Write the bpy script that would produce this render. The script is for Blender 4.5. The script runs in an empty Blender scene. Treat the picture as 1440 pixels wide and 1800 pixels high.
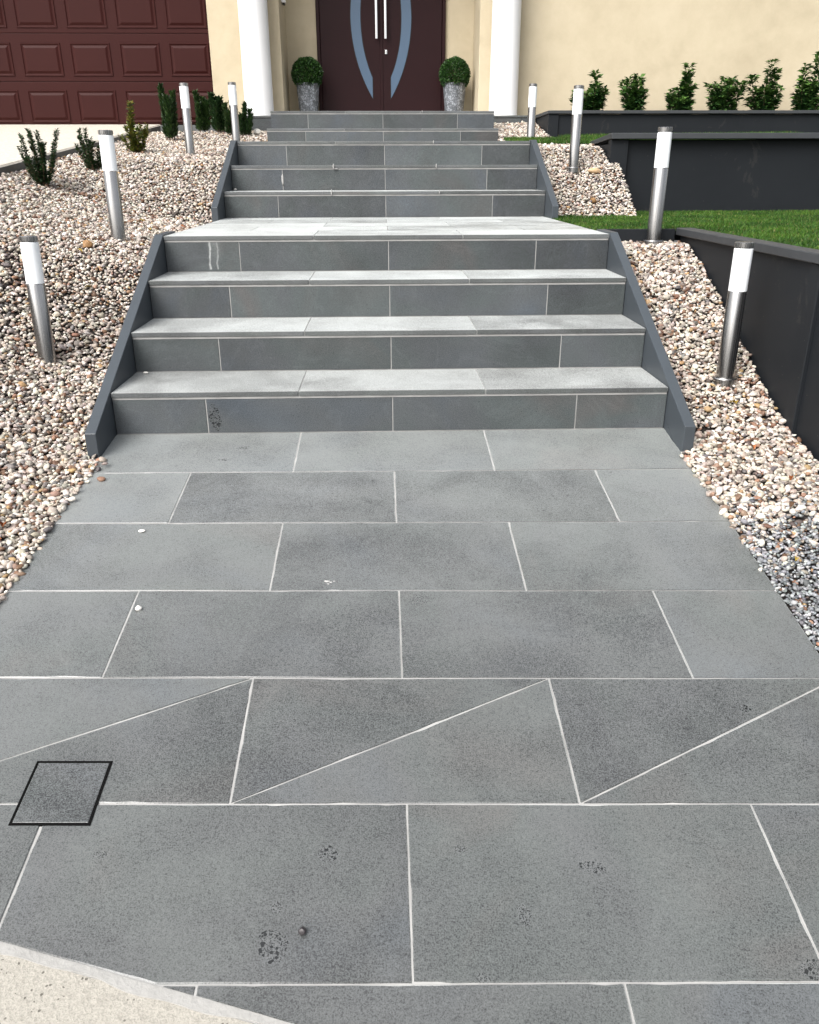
import bpy, bmesh, math, random
import numpy as np
from mathutils import Vector, Matrix, Euler

random.seed(7)
rng = np.random.default_rng(7)
S = bpy.context.scene
COL = S.collection

# ------------------------------------------------------------------ camera, sky, sun, exposure
cam_d = bpy.data.cameras.new("camera")
cam = bpy.data.objects.new("camera", cam_d)
COL.objects.link(cam)
cam_d.sensor_fit = 'VERTICAL'
cam_d.sensor_height = 36.0
cam_d.lens = 1425.59 * 36.0 / 1800.0
cam_d.clip_start = 0.05
cam_d.clip_end = 400
_r = Vector((0.99943864, -0.03339932, -0.00262441))
_u = Vector((0.01529070, 0.38504961, 0.92276920))
_f = Vector((0.02980933, 0.92229132, -0.38534416))
mw = Matrix((( _r.x, _u.x, -_f.x, -0.03843), (_r.y, _u.y, -_f.y, -3.41146), (_r.z, _u.z, -_f.z, 1.04115), (0, 0, 0, 1)))
cam.matrix_world = mw
S.camera = cam

SUN_AZ, SUN_EL = math.radians(-138), math.radians(47)      # azimuth measured from +y towards +x
world = bpy.data.worlds.new("World")
S.world = world
world.use_nodes = True
wn = world.node_tree
for n in list(wn.nodes):
    wn.nodes.remove(n)
sky = wn.nodes.new("ShaderNodeTexSky")
sky.sky_type = 'NISHITA'
sky.sun_disc = False
sky.sun_elevation = SUN_EL
sky.sun_rotation = SUN_AZ
sky.air_density = 1.0
sky.dust_density = 6.0
sky.ozone_density = 1.0
hs = wn.nodes.new("ShaderNodeHueSaturation")
hs.inputs["Saturation"].default_value = 0.28
bgn = wn.nodes.new("ShaderNodeBackground")
bgn.inputs["Strength"].default_value = 0.15
wo = wn.nodes.new("ShaderNodeOutputWorld")
wn.links.new(sky.outputs[0], hs.inputs["Color"])
wn.links.new(hs.outputs[0], bgn.inputs["Color"])
wn.links.new(bgn.outputs[0], wo.inputs["Surface"])

sun_d = bpy.data.lights.new("sun", 'SUN')
sun_d.energy = 1.4
sun_d.angle = math.radians(48)
sun_d.color = (1.0, 0.985, 0.955)
sun = bpy.data.objects.new("sun", sun_d)
COL.objects.link(sun)
sd = Vector((math.sin(SUN_AZ) * math.cos(SUN_EL), math.cos(SUN_AZ) * math.cos(SUN_EL), math.sin(SUN_EL)))
sun.rotation_euler = sd.to_track_quat('Z', 'Y').to_euler()
sun.location = (0, 0, 12)

S.view_settings.view_transform = 'Standard'
S.view_settings.look = 'None'
S.view_settings.gamma = 1.0
S.view_settings.use_curve_mapping = False
S.view_settings.exposure = 0.9

# ------------------------------------------------------------------ helpers
def tag(o, label=None, cat=None, group=None, kind=None):
    if label: o["label"] = label
    if cat: o["category"] = cat
    if group: o["group"] = group
    if kind: o["kind"] = kind
    return o

def empty(name, loc=(0, 0, 0), rz=0.0):
    o = bpy.data.objects.new(name, None)
    o.location = loc
    o.rotation_euler = (0, 0, rz)
    o.empty_display_size = 0.1
    COL.objects.link(o)
    return o

def link(name, me, mat=None, parent=None, smooth=False):
    if mat is not None and not me.materials:
        me.materials.append(mat)
    if smooth:
        me.polygons.foreach_set("use_smooth", [True] * len(me.polygons))
    o = bpy.data.objects.new(name, me)
    COL.objects.link(o)
    if parent: o.parent = parent
    return o

def from_bm(name, bm, mat=None, parent=None, smooth=False):
    bmesh.ops.recalc_face_normals(bm, faces=bm.faces[:])
    me = bpy.data.meshes.new(name)
    bm.to_mesh(me)
    bm.free()
    return link(name, me, mat, parent, smooth)

def add_box(bm, x0, x1, y0, y1, z0, z1, bevel=0.0, seg=1):
    r = bmesh.ops.create_cube(bm, size=1.0)
    vs = r["verts"]
    for v in vs:
        v.co = Vector((x0 + (v.co.x + .5) * (x1 - x0), y0 + (v.co.y + .5) * (y1 - y0), z0 + (v.co.z + .5) * (z1 - z0)))
    if bevel > 0:
        es = list({e for v in vs for e in v.link_edges})
        bmesh.ops.bevel(bm, geom=es, offset=bevel, segments=seg, profile=0.5, affect='EDGES')

def box(name, x0, x1, y0, y1, z0, z1, mat, parent=None, bevel=0.0, seg=1):
    bm = bmesh.new()
    add_box(bm, x0, x1, y0, y1, z0, z1, bevel, seg)
    return from_bm(name, bm, mat, parent)

def prism_x(bm, prof, x0, x1, bevel=0.0):
    """extrude a (y,z) profile along x"""
    a = [bm.verts.new((x0, y, z)) for y, z in prof]
    b = [bm.verts.new((x1, y, z)) for y, z in prof]
    n = len(prof)
    fs = [bm.faces.new(a), bm.faces.new(b[::-1])]
    for i in range(n):
        fs.append(bm.faces.new((a[i], b[i], b[(i + 1) % n], a[(i + 1) % n])))
    bmesh.ops.recalc_face_normals(bm, faces=fs)
    if bevel:
        es = list({e for f in fs for e in f.edges})
        bmesh.ops.bevel(bm, geom=es, offset=bevel, segments=1, affect='EDGES')

def lathe(bm, prof, seg=32, cx=0, cy=0, cap=True):
    rings = []
    for r, z in prof:
        rings.append([bm.verts.new((cx + r * math.cos(2 * math.pi * k / seg), cy + r * math.sin(2 * math.pi * k / seg), z)) for k in range(seg)])
    for a, b in zip(rings[:-1], rings[1:]):
        for k in range(seg):
            bm.faces.new((a[k], a[(k + 1) % seg], b[(k + 1) % seg], b[k]))
    if cap:
        bm.faces.new(rings[0][::-1])
        bm.faces.new(rings[-1])

def auto_smooth(o, ang=35):
    me = o.data
    me.polygons.foreach_set("use_smooth", [True] * len(me.polygons))
    try:
        me.set_sharp_from_angle(angle=math.radians(ang))
    except Exception:
        pass

def raw_mesh(name, verts, tris, cols=None, mat=None, smooth=False, shade=None):
    """verts (N,3), tris (M,3) numpy -> mesh; cols (N,3) per-vertex colour attribute 'Col'"""
    me = bpy.data.meshes.new(name)
    nv, nt = len(verts), len(tris)
    me.vertices.add(nv)
    me.vertices.foreach_set("co", np.ascontiguousarray(verts, dtype=np.float32).ravel())
    me.loops.add(nt * 3)
    me.loops.foreach_set("vertex_index", np.ascontiguousarray(tris, dtype=np.int32).ravel())
    me.polygons.add(nt)
    me.polygons.foreach_set("loop_start", np.arange(0, nt * 3, 3, dtype=np.int32))
    if smooth:
        me.polygons.foreach_set("use_smooth", np.ones(nt, dtype=bool))
    me.update(calc_edges=True)
    if cols is not None:
        at = me.color_attributes.new("Col", 'FLOAT_COLOR', 'POINT')
        c4 = np.ones((nv, 4), dtype=np.float32)
        c4[:, :3] = cols
        at.data.foreach_set("color", c4.ravel())
    if mat: me.materials.append(mat)
    return me

# ------------------------------------------------------------------ materials
class NT:
    def __init__(self, name):
        self.m = bpy.data.materials.new(name)
        self.m.use_nodes = True
        self.t = self.m.node_tree
        self.b = self.t.nodes["Principled BSDF"]
        self.out = self.t.nodes["Material Output"]
    def n(self, typ, **kw):
        nd = self.t.nodes.new(typ)
        for k, v in kw.items(): setattr(nd, k, v)
        return nd
    def l(self, a, b): self.t.links.new(a, b)
    def set(self, **kw):
        for k, v in kw.items():
            self.b.inputs[k.replace("_", " ")].default_value = v
    def math(self, op, a, b=None, clamp=False):
        nd = self.n("ShaderNodeMath", operation=op, use_clamp=clamp)
        for i, v in enumerate((a, b)):
            if v is None: continue
            if isinstance(v, (int, float)): nd.inputs[i].default_value = v
            else: self.l(v, nd.inputs[i])
        return nd.outputs[0]
    def noise(self, vec, scale, detail=3, rough=.55, dist=0):
        nd = self.n("ShaderNodeTexNoise")
        nd.inputs["Scale"].default_value = scale
        nd.inputs["Detail"].default_value = detail
        nd.inputs["Roughness"].default_value = rough
        nd.inputs["Distortion"].default_value = dist
        if vec is not None: self.l(vec, nd.inputs["Vector"])
        return nd.outputs["Fac"]
    def ramp(self, fac, stops, interp='LINEAR'):
        nd = self.n("ShaderNodeValToRGB")
        cr = nd.color_ramp
        cr.interpolation = interp
        while len(cr.elements) < len(stops): cr.elements.new(0.5)
        for e, (p, c) in zip(cr.elements, stops):
            e.position = p
            e.color = (c[0], c[1], c[2], 1) if isinstance(c, (tuple, list)) else (c, c, c, 1)
        self.l(fac, nd.inputs[0])
        return nd.outputs[0]
    def mix(self, fac, a, b, mode='MIX'):
        nd = self.n("ShaderNodeMix", data_type='RGBA', blend_type=mode)
        for sock, v in ((nd.inputs[0], fac), (nd.inputs[6], a), (nd.inputs[7], b)):
            if isinstance(v, (int, float)): sock.default_value = v
            elif isinstance(v, (tuple, list)): sock.default_value = (v[0], v[1], v[2], 1)
            else: self.l(v, sock)
        return nd.outputs[2]
    def bump(self, h, strength=.3, dist=.002):
        nd = self.n("ShaderNodeBump")
        nd.inputs["Strength"].default_value = strength
        nd.inputs["Distance"].default_value = dist
        self.l(h, nd.inputs["Height"])
        self.l(nd.outputs[0], self.b.inputs["Normal"])
    def pos(self):
        return self.n("ShaderNodeNewGeometry").outputs["Position"]
    def mapping(self, vec, scale=(1, 1, 1), loc=(0, 0, 0), rot=(0, 0, 0)):
        nd = self.n("ShaderNodeMapping")
        nd.inputs["Scale"].default_value = scale
        nd.inputs["Location"].default_value = loc
        nd.inputs["Rotation"].default_value = rot
        self.l(vec, nd.inputs["Vector"])
        return nd.outputs[0]

def simple(name, col, rough=.5, metal=0., spec=.5, noise=None, bump=None):
    k = NT(name)
    k.set(Base_Color=(*col, 1), Roughness=rough, Metallic=metal)
    k.b.inputs["Specular IOR Level"].default_value = spec
    if noise:
        sc, amt = noise
        f = k.noise(k.pos(), sc, 4)
        k.l(k.mix(f, tuple(c * (1 - amt) for c in col), tuple(c * (1 + amt) for c in col)), k.b.inputs["Base Color"])
    if bump:
        k.bump(k.noise(k.pos(), bump[0], 3), bump[1], bump[2])
    return k.m

def stone_mat(name, base, spots=(), streaks=False, rough=.46, grain=1.0, sheen=.0, spec=.9, top_lift=None, plane=(0, 1), coat=0.):
    """sawn bluestone: speckled grain, cloudy patches, tone per piece, vesicle patches"""
    k = NT(name)
    P = k.pos()
    info = k.n("ShaderNodeObjectInfo").outputs["Random"]
    offs = k.n("ShaderNodeCombineXYZ")
    k.l(k.math('MULTIPLY', info, 37.0), offs.inputs[0])
    k.l(k.math('MULTIPLY', info, 91.0), offs.inputs[1])
    vadd = k.n("ShaderNodeVectorMath", operation='ADD')
    k.l(P, vadd.inputs[0]); k.l(offs.outputs[0], vadd.inputs[1])
    V = vadd.outputs[0]
    cloud = k.noise(V, 2.6, 4, .55, .6)
    cloud2 = k.noise(V, 9.0, 3, .6, .3)
    g1 = k.noise(P, 330, 2, .7)
    g2 = k.noise(P, 120, 2, .6)
    tone = k.math('ADD', k.math('MULTIPLY', k.math('SUBTRACT', info, .5), .52), 1.0)
    tone = k.math('ADD', tone, k.math('MULTIPLY', k.math('SUBTRACT', cloud, .5), .75))
    tone = k.math('ADD', tone, k.math('MULTIPLY', k.math('SUBTRACT', cloud2, .5), .30))
    tone = k.math('ADD', tone, k.math('MULTIPLY', k.math('SUBTRACT', g1, .5), 4.2 * grain))
    tone = k.math('ADD', tone, k.math('MULTIPLY', k.math('SUBTRACT', g2, .5), .8 * grain))
    vein = k.noise(V, 1.6, 5, .62, 2.2)
    vl = k.ramp(k.math('ABSOLUTE', k.math('SUBTRACT', vein, .5)), [(0.0, 1.0), (.022, 0.0)])
    tone = k.math('ADD', tone, k.math('MULTIPLY', vl, .16))
    tone = k.math('MAXIMUM', tone, .12)
    hue = k.ramp(k.noise(V, 1.7, 3, .5, .8), [(.28, (base[0] * .92, base[1] * .99, base[2] * 1.09)), (.46, base), (.58, (base[0] * .97, base[1] * 1.03, base[2] * .98)), (.7, (base[0] * 1.10, base[1] * 1.0, base[2] * .93))])
    tc = k.n("ShaderNodeCombineColor")
    for i in range(3): k.l(tone, tc.inputs[i])
    col = k.mix(1.0, hue, tc.outputs[0], 'MULTIPLY')
    # scattered tiny open pores
    vor = k.n("ShaderNodeTexVoronoi"); vor.inputs["Scale"].default_value = 38
    k.l(V, vor.inputs["Vector"])
    pore_sel = k.math('GREATER_THAN', k.noise(V, 7, 1), .56)
    pore = k.math('MULTIPLY', k.math('LESS_THAN', vor.outputs["Distance"], .085), pore_sel)
    h = k.math('ADD', g1, k.math('MULTIPLY', pore, -3.0))
    col = k.mix(k.math('MULTIPLY', pore, .8), col, (.012, .012, .013))
    mk = None
    if top_lift:  # upward faces painted paler, putting the grazing-light brightness into the colour
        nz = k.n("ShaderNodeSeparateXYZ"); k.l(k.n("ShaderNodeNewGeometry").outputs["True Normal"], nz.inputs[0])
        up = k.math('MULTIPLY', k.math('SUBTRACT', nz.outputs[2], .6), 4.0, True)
        lift_col = k.mix(1.0, top_lift, tc.outputs[0], 'MULTIPLY')
        col = k.mix(up, col, lift_col)
    if spots:
        sx = k.n("ShaderNodeSeparateXYZ"); k.l(P, sx.inputs[0])
        v2 = k.n("ShaderNodeTexVoronoi"); v2.inputs["Scale"].default_value = 108; v2.inputs["Randomness"].default_value = 1
        k.l(P, v2.inputs["Vector"])
        v3 = k.n("ShaderNodeTexVoronoi"); v3.inputs["Scale"].default_value = 300
        k.l(P, v3.inputs["Vector"])
        acc = None; accs = None
        for (cx, cy, rx, ry, a, big) in spots:
            dx = k.math('SUBTRACT', sx.outputs[plane[0]], cx); dy = k.math('SUBTRACT', sx.outputs[plane[1]], cy)
            ca, sa = math.cos(a), math.sin(a)
            ux = k.math('DIVIDE', k.math('ADD', k.math('MULTIPLY', dx, ca), k.math('MULTIPLY', dy, sa)), rx)
            uy = k.math('DIVIDE', k.math('SUBTRACT', k.math('MULTIPLY', dy, ca), k.math('MULTIPLY', dx, sa)), ry)
            d = k.math('SQRT', k.math('ADD', k.math('MULTIPLY', ux, ux), k.math('MULTIPLY', uy, uy)))
            d = k.math('ADD', d, k.math('MULTIPLY', k.math('SUBTRACT', k.noise(P, 55, 3, .6), .5), 1.1))
            m = k.math('LESS_THAN', d, 1.0)
            halo = k.ramp(d, [(.55, .5), (.8, 0.0)]) if False else k.math('MULTIPLY', k.math('LESS_THAN', d, 1.02), .22)
            col = k.mix(halo, col, (.13, .135, .135))
            if big: acc = m if acc is None else k.math('MAXIMUM', acc, m)
            else: accs = m if accs is None else k.math('MAXIMUM', accs, m)
        p1 = k.math('LESS_THAN', v2.outputs["Distance"], k.math("MULTIPLY", k.noise(P, 40, 2), .72))
        p2 = k.math('LESS_THAN', v3.outputs["Distance"], .42)
        if acc is not None: mk = k.math('MULTIPLY', acc, k.math('MAXIMUM', p1, k.math('MULTIPLY', p2, .8)))
        if accs is not None:
            q = k.math('MULTIPLY', accs, k.math('MULTIPLY', p2, .85))
            mk = q if mk is None else k.math('MAXIMUM', mk, q)
        col = k.mix(k.math('MULTIPLY', mk, .8), col, (.010, .011, .012))
        h = k.math('ADD', h, k.math('MULTIPLY', mk, -3.0))
    if streaks:
        # pale lime runs on the top riser of the lower flight
        sx = k.n("ShaderNodeSeparateXYZ"); k.l(P, sx.inputs[0])
        def band(s, lo, hi, soft):
            a = k.math('DIVIDE', k.math('SUBTRACT', s, lo), soft, True)
            b = k.math('DIVIDE', k.math('SUBTRACT', hi, s), soft, True)
            return k.math('MULTIPLY', a, b, True)
        wob = k.math('MULTIPLY', k.math('SUBTRACT', k.noise(P, 14, 2), .5), .03)
        xw = k.math('ADD', sx.outputs[0], wob)
        yb = k.math('MULTIPLY', band(sx.outputs[1], 1.10, 1.20, .01), band(sx.outputs[2], .56, .74, .01))
        m = k.math('MAXIMUM', band(xw, -.966, -.950, .006), k.math('MULTIPLY', band(xw, -.925, -.912, .006), .7))
        m = k.math('MAXIMUM', m, k.math('MULTIPLY', band(xw, -.98, -.88, .04), k.math('MULTIPLY', k.math('SUBTRACT', sx.outputs[2], .55), 1.4, True)))
        m = k.math('MULTIPLY', k.math('MULTIPLY', m, yb), k.math('ADD', k.noise(P, 60, 2), .05), True)
        col = k.mix(k.math('MULTIPLY', m, .8, True), col, (.55, .56, .55))
    k.l(col, k.b.inputs["Base Color"])
    k.l(k.ramp(cloud, [(.3, rough - .07), (.7, rough + .08)]), k.b.inputs["Roughness"])
    if mk is None: k.b.inputs["Specular IOR Level"].default_value = spec
    else: k.l(k.math("MULTIPLY", k.math("SUBTRACT", 1.0, k.math("MULTIPLY", mk, .9)), spec), k.b.inputs["Specular IOR Level"])
    if sheen > 0:
        sw = k.math('ADD', .95, k.math('MULTIPLY', k.math('SUBTRACT', cloud, .5), 1.6))
        sw = k.math('ADD', sw, k.math('MULTIPLY', k.math('SUBTRACT', cloud2, .5), .5))
        sw = k.math('ADD', sw, k.math('MULTIPLY', k.math('SUBTRACT', g1, .5), 5.4 * grain))
        sw = k.math('ADD', sw, k.math('MULTIPLY', k.math('SUBTRACT', g2, .5), 1.0 * grain))
        sw = k.math('ADD', sw, k.math('MULTIPLY', k.math('SUBTRACT', info, .5), .52))
        sw = k.math('ADD', sw, k.math('MULTIPLY', vl, .12))
        sw = k.math('MULTIPLY', sw, k.math('SUBTRACT', 1.0, k.math('MULTIPLY', pore, .9)))
        if mk is not None: sw = k.math('MULTIPLY', sw, k.math('SUBTRACT', 1.0, mk))
        k.l(k.math('MULTIPLY', sw, sheen, True), k.b.inputs["Sheen Weight"])
    k.b.inputs["Sheen Tint"].default_value = (.95, 1.0, .985, 1)
    k.b.inputs["Coat Weight"].default_value = coat
    k.b.inputs["Coat Roughness"].default_value = .38
    k.b.inputs["Sheen Roughness"].default_value = .51
    k.bump(h, .22, .0012)
    return k.m

def aggregate_mat(name, base, dark, dens=.5, sc=70, soft=.55):
    k = NT(name)
    P = k.pos()
    v = k.n("ShaderNodeTexVoronoi"); v.inputs["Scale"].default_value = sc
    k.l(P, v.inputs["Vector"])
    vc = k.n("ShaderNodeSeparateColor"); k.l(v.outputs["Color"], vc.inputs[0])
    stone = k.ramp(vc.outputs[0], [(0, dark), (dens * .5, tuple(b * .7 for b in base)), (dens, base), (1, tuple(min(1, b * 1.15) for b in base))])
    big = k.noise(P, 3, 3)
    fine = k.noise(P, 260, 2, .7)
    c = k.mix(k.math('MULTIPLY', big, .5), stone, tuple(b * .82 for b in base))
    c = k.mix(soft, c, base)
    v2 = k.n("ShaderNodeTexVoronoi"); v2.inputs["Scale"].default_value = sc * .9
    k.l(P, v2.inputs["Vector"])
    sel = k.math('MULTIPLY', k.math('LESS_THAN', v2.outputs["Distance"], k.math('MULTIPLY', k.noise(P, 90, 2), .42)), k.math('GREATER_THAN', k.noise(P, 17, 3), .54))
    c = k.mix(k.math('MULTIPLY', sel, .8), c, dark)
    c = k.mix(k.ramp(fine, [(.35, .45), (.55, 0.0)]), c, tuple(b * .45 for b in base))
    k.l(c, k.b.inputs["Base Color"])
    k.set(Roughness=.8)
    k.bump(k.math('ADD', v.outputs["Distance"], fine), .5, .003)
    return k.m

def render_wall_mat():
    k = NT("cream_render")
    P = k.pos()
    a = k.noise(P, .9, 4, .6, .5); b = k.noise(P, 6, 4, .6, .2); c = k.noise(P, 180, 2, .6)
    t = k.math('ADD', k.math('MULTIPLY', a, .55), k.math('ADD', k.math('MULTIPLY', b, .35), k.math('MULTIPLY', c, .12)))
    k.l(k.ramp(t, [(.32, (.42, .355, .245)), (.52, (.495, .425, .30)), (.72, (.555, .48, .35))]), k.b.inputs["Base Color"])
    k.set(Roughness=.85)
    k.bump(c, .25, .002)
    return k.m

def steel_mat():
    k = NT("brushed_steel")
    tc = k.n("ShaderNodeTexCoord").outputs["Object"]
    m = k.mapping(tc, (260, 260, 1.2))
    f = k.noise(m, 1.0, 3, .6)
    k.l(k.ramp(f, [(.3, (.27, .265, .26)), (.7, (.46, .455, .45))]), k.b.inputs["Base Color"])
    k.set(Metallic=1.0)
    k.l(k.ramp(f, [(.3, .20), (.7, .34)]), k.b.inputs["Roughness"])
    k.bump(f, .06, .0005)
    return k.m

def vcol_mat(name, rough=.6, spec=.4, bump=None, trans=0.0):
    k = NT(name)
    a = k.n("ShaderNodeAttribute", attribute_name="Col")
    col = a.outputs["Color"]
    if bump:
        f = k.noise(k.pos(), bump[0], 3, .6)
        col = k.mix(1.0, col, k.ramp(f, [(.25, .60), (.75, 1.15)]), 'MULTIPLY')
        k.bump(f, bump[1], .002)
    k.l(col, k.b.inputs["Base Color"])
    k.set(Roughness=rough)
    k.b.inputs["Specular IOR Level"].default_value = spec
    if trans > 0:
        tr = k.n("ShaderNodeBsdfTranslucent"); k.l(col, tr.inputs["Color"])
        mx = k.n("ShaderNodeMixShader"); mx.inputs[0].default_value = trans
        k.l(k.b.outputs[0], mx.inputs[1]); k.l(tr.outputs[0], mx.inputs[2]); k.l(mx.outputs[0], k.out.inputs["Surface"])
    return k.m

def pot_mat():
    k = NT("grey_mosaic")
    tc = k.n("ShaderNodeTexCoord").outputs["Object"]
    v = k.n("ShaderNodeTexVoronoi", feature='DISTANCE_TO_EDGE'); v.inputs["Scale"].default_value = 38
    v1 = k.n("ShaderNodeTexVoronoi"); v1.inputs["Scale"].default_value = 38
    k.l(tc, v.inputs["Vector"]); k.l(tc, v1.inputs["Vector"])
    sc = k.n("ShaderNodeSeparateColor"); k.l(v1.outputs["Color"], sc.inputs[0])
    chip = k.ramp(sc.outputs[0], [(0, (.10, .11, .12)), (.5, (.17, .18, .20)), (1, (.32, .34, .37))])
    e = k.math('LESS_THAN', v.outputs["Distance"], .06)
    k.l(k.mix(e, chip, (.06, .065, .07)), k.b.inputs["Base Color"])
    k.set(Roughness=.35)
    k.bump(k.math('MINIMUM', v.outputs["Distance"], .12), .6, .01)
    return k.m

# porous patches on the path: x, y, radii, angle, large pores?
SPOTS = [(-.268, -2.280, .027, .034, .5, True), (-.174, -2.086, .022, .019, 0, True), (.395, -2.118, .030, .014, -.3, True),
         (.229, -2.222, .013, .024, 0, False), (.114, -2.075, .014, .010, 0, False), (.775, -2.330, .026, .018, .4, True),
         (.062, -1.222, .034, .026, .7, False), (.90, -1.672, .018, .012, .2, True), (.133, -2.344, .013, .010, 0, False),
         (-.628, -.155, .026, .014, .2, True), (-.690, -.268, .022, .010, 0, True), (-.268, -2.205, .012, .012, .3, False), (-.653, -2.088, .016, .010, 0, False)]
M = {}
M["path_stone"] = stone_mat("path_bluestone", (.044, .0465, .0455), SPOTS, rough=.42, sheen=1.0, coat=.7)
M["riser_stone"] = stone_mat("riser_bluestone", (.057, .063, .067), ((-.765, .070, .026, .058, .1, True),), streaks=True, rough=.5, grain=.8, spec=.5, plane=(0, 2))
M["tread_stone"] = stone_mat("tread_bluestone", (.060, .064, .065), (), rough=.42, grain=.8, sheen=.76, top_lift=(.115, .113, .109))
M["grout"] = simple("white_grout", (.30, .297, .288), .85, noise=(9, .5), bump=(150, .4, .002))
_k = NT("charcoal_board_paint")
_P = _k.pos()
_v = _k.n("ShaderNodeTexVoronoi"); _v.inputs["Scale"].default_value = 26; _k.l(_P, _v.inputs["Vector"])
_sp = _k.math('MULTIPLY', _k.math('LESS_THAN', _v.outputs["Distance"], .045), _k.math('GREATER_THAN', _k.noise(_P, 5, 2), .52))
_c = _k.mix(_k.noise(_P, 2.2, 5, .65, .6), (.0085, .0102, .0126), (.0140, .0162, .0190))
_c = _k.mix(_k.math('MULTIPLY', _sp, .5), _c, (.22, .20, .17))
_c = _k.mix(_k.math('MULTIPLY', _k.math('GREATER_THAN', _k.noise(_P, 3, 6, .75, 1.5), .62), .25), _c, (.045, .043, .04))
_k.l(_c, _k.b.inputs["Base Color"]); _k.set(Roughness=.55); _k.b.inputs["Specular IOR Level"].default_value = .2
_k.bump(_k.noise(_k.mapping(_P, (60, 60, 8)), 1.0, 3), .08, .001)
M["char"] = _k.m
M["char_cap"] = simple("charcoal_cap_paint", (.036, .039, .043), .5, noise=(14, .2), bump=(90, .1, .001))
M["string"] = simple("slate_grey_paint", (.045, .054, .063), .45, noise=(9, .14), bump=(80, .06, .001))
M["cream"] = render_wall_mat()
M["white"] = simple("white_paint", (.80, .80, .80), .45, noise=(3, .03))
M["steel"] = steel_mat()
M["opal"] = simple("opal_acrylic", (.88, .91, .93), .25, spec=.5)
M["dark_metal"] = simple("dark_metal", (.03, .03, .03), .4, .6)
M["maroon_door"] = simple("maroon_door_paint", (.018, .0046, .0055), .45, spec=.18, noise=(2.5, .15))
M["garage"] = simple("oxblood_steel_paint", (.030, .0046, .0036), .55, spec=.16, noise=(2, .1), bump=(300, .05, .0008))
M["frost"] = simple("frosted_glass", (.075, .12, .185), .22, spec=.5)
M["chrome"] = simple("polished_steel", (.78, .78, .78), .16, 1.0)
M["drive"] = aggregate_mat("pale_exposed_aggregate", (.55, .51, .44), (.16, .13, .10), .40, 60)
M["footpath"] = aggregate_mat("cream_exposed_aggregate", (.33, .312, .272), (.04, .032, .025), .45, 95, .82)
M["concrete_edge"] = simple("grey_concrete_edge", (.11, .11, .105), .85, noise=(30, .3), bump=(120, .4, .003))
M["mortar"] = simple("pale_mortar", (.31, .305, .29), .85, noise=(22, .2), bump=(90, .6, .004))
M["soil"] = simple("dark_soil", (.018, .014, .012), .95, noise=(20, .4), bump=(50, .8, .01))
M["pebble"] = vcol_mat("river_pebbles", .6, .35, (110, .25))
M["leaf"] = vcol_mat("shrub_leaves", .42, .4, None, .15)
M["blade"] = vcol_mat("turf_blades", .55, .25, None, .2)
M["turf"] = simple("turf_backing", (.02, .04, .01), .9, noise=(40, .3))
M["twig"] = simple("brown_twig", (.09, .055, .03), .8, noise=(60, .3))
M["pot"] = pot_mat()
M["ground"] = simple("asphalt", (.05, .05, .05), .9, noise=(30, .2))
M["roof"] = simple("roof_sheet", (.08, .08, .085), .5)
M["rock_brown"] = simple("brown_rock", (.24, .13, .05), .7, noise=(40, .4), bump=(60, .6, .006))
M["rock_tan"] = simple("tan_rock", (.48, .33, .19), .7, noise=(40, .3), bump=(60, .6, .006))

# ------------------------------------------------------------------ measured dimensions (metres)
SL, CR, Q = .11515, .0167, -.01556
T1, T2, RI1, RI2, RI3 = .391, .394, .184, .1824, .186
L1, L2 = 1.8945, 1.974
HW = 1.195
def fz(x, y):
    yy = max(y, -5.0)
    return SL * yy + CR * max(-1.5, min(1.5, x)) * yy + Q * yy * yy
def ip(v, t): return float(np.interp(v, [a for a, b in t], [b for a, b in t]))
def left_bed(x, y):
    base = fz(-1.2, y) + .002 if y < -.24 else ip(y, [(-.24, -.04), (.5, .13), (1.17, .57), (1.5, .66), (2.9, .69), (3.2, .83), (3.86, 1.12), (4.75, 1.17), (5.5, 1.25), (6.95, 1.49)])
    zd = 1.525 + (y - 7.4) * .105
    t = min(max((-1.2 - x) / 1.44, 0), 1)
    return base + (zd - base) * t ** 1.6
def right_bed(x, y):
    if y < -.1:
        b = fz(1.2, y) + .002
        return b + max(0, (.02 - fz(1.2, -.1))) * math.exp((y + .1) / .4) * min(1, max(0.25, (x - 1.2) / .3))
    return ip(y, [(-.1, .02), (.23, .16), (.58, .33), (.91, .49), (1.32, .65), (1.55, .66)])
def mid_bed(x, y):
    return ip(y, [(3.0, .70), (3.15, .735), (3.69, 1.055), (4.1, 1.23), (4.6, 1.27)])
def top_bed(x, y):
    return ip(y, [(5.3, 1.285), (5.6, 1.31), (6.95, 1.57)])

def riser_y(i):            # front face of riser i (1..9)
    if i <= 4: return (i - 1) * T1
    if i <= 7: return 3 * T1 + L1 + (i - 5) * T2
    return 3 * T1 + L1 + 2 * T2 + L2 + (i - 8) * T2
def tread_z(i):            # top of tread above riser i
    if i <= 4: return i * RI1
    if i <= 7: return 4 * RI1 + (i - 4) * RI2
    return 4 * RI1 + 3 * RI2 + (i - 7) * RI3
LEDGE_Y = 6.95
PORCH_Z = tread_z(9)

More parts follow.
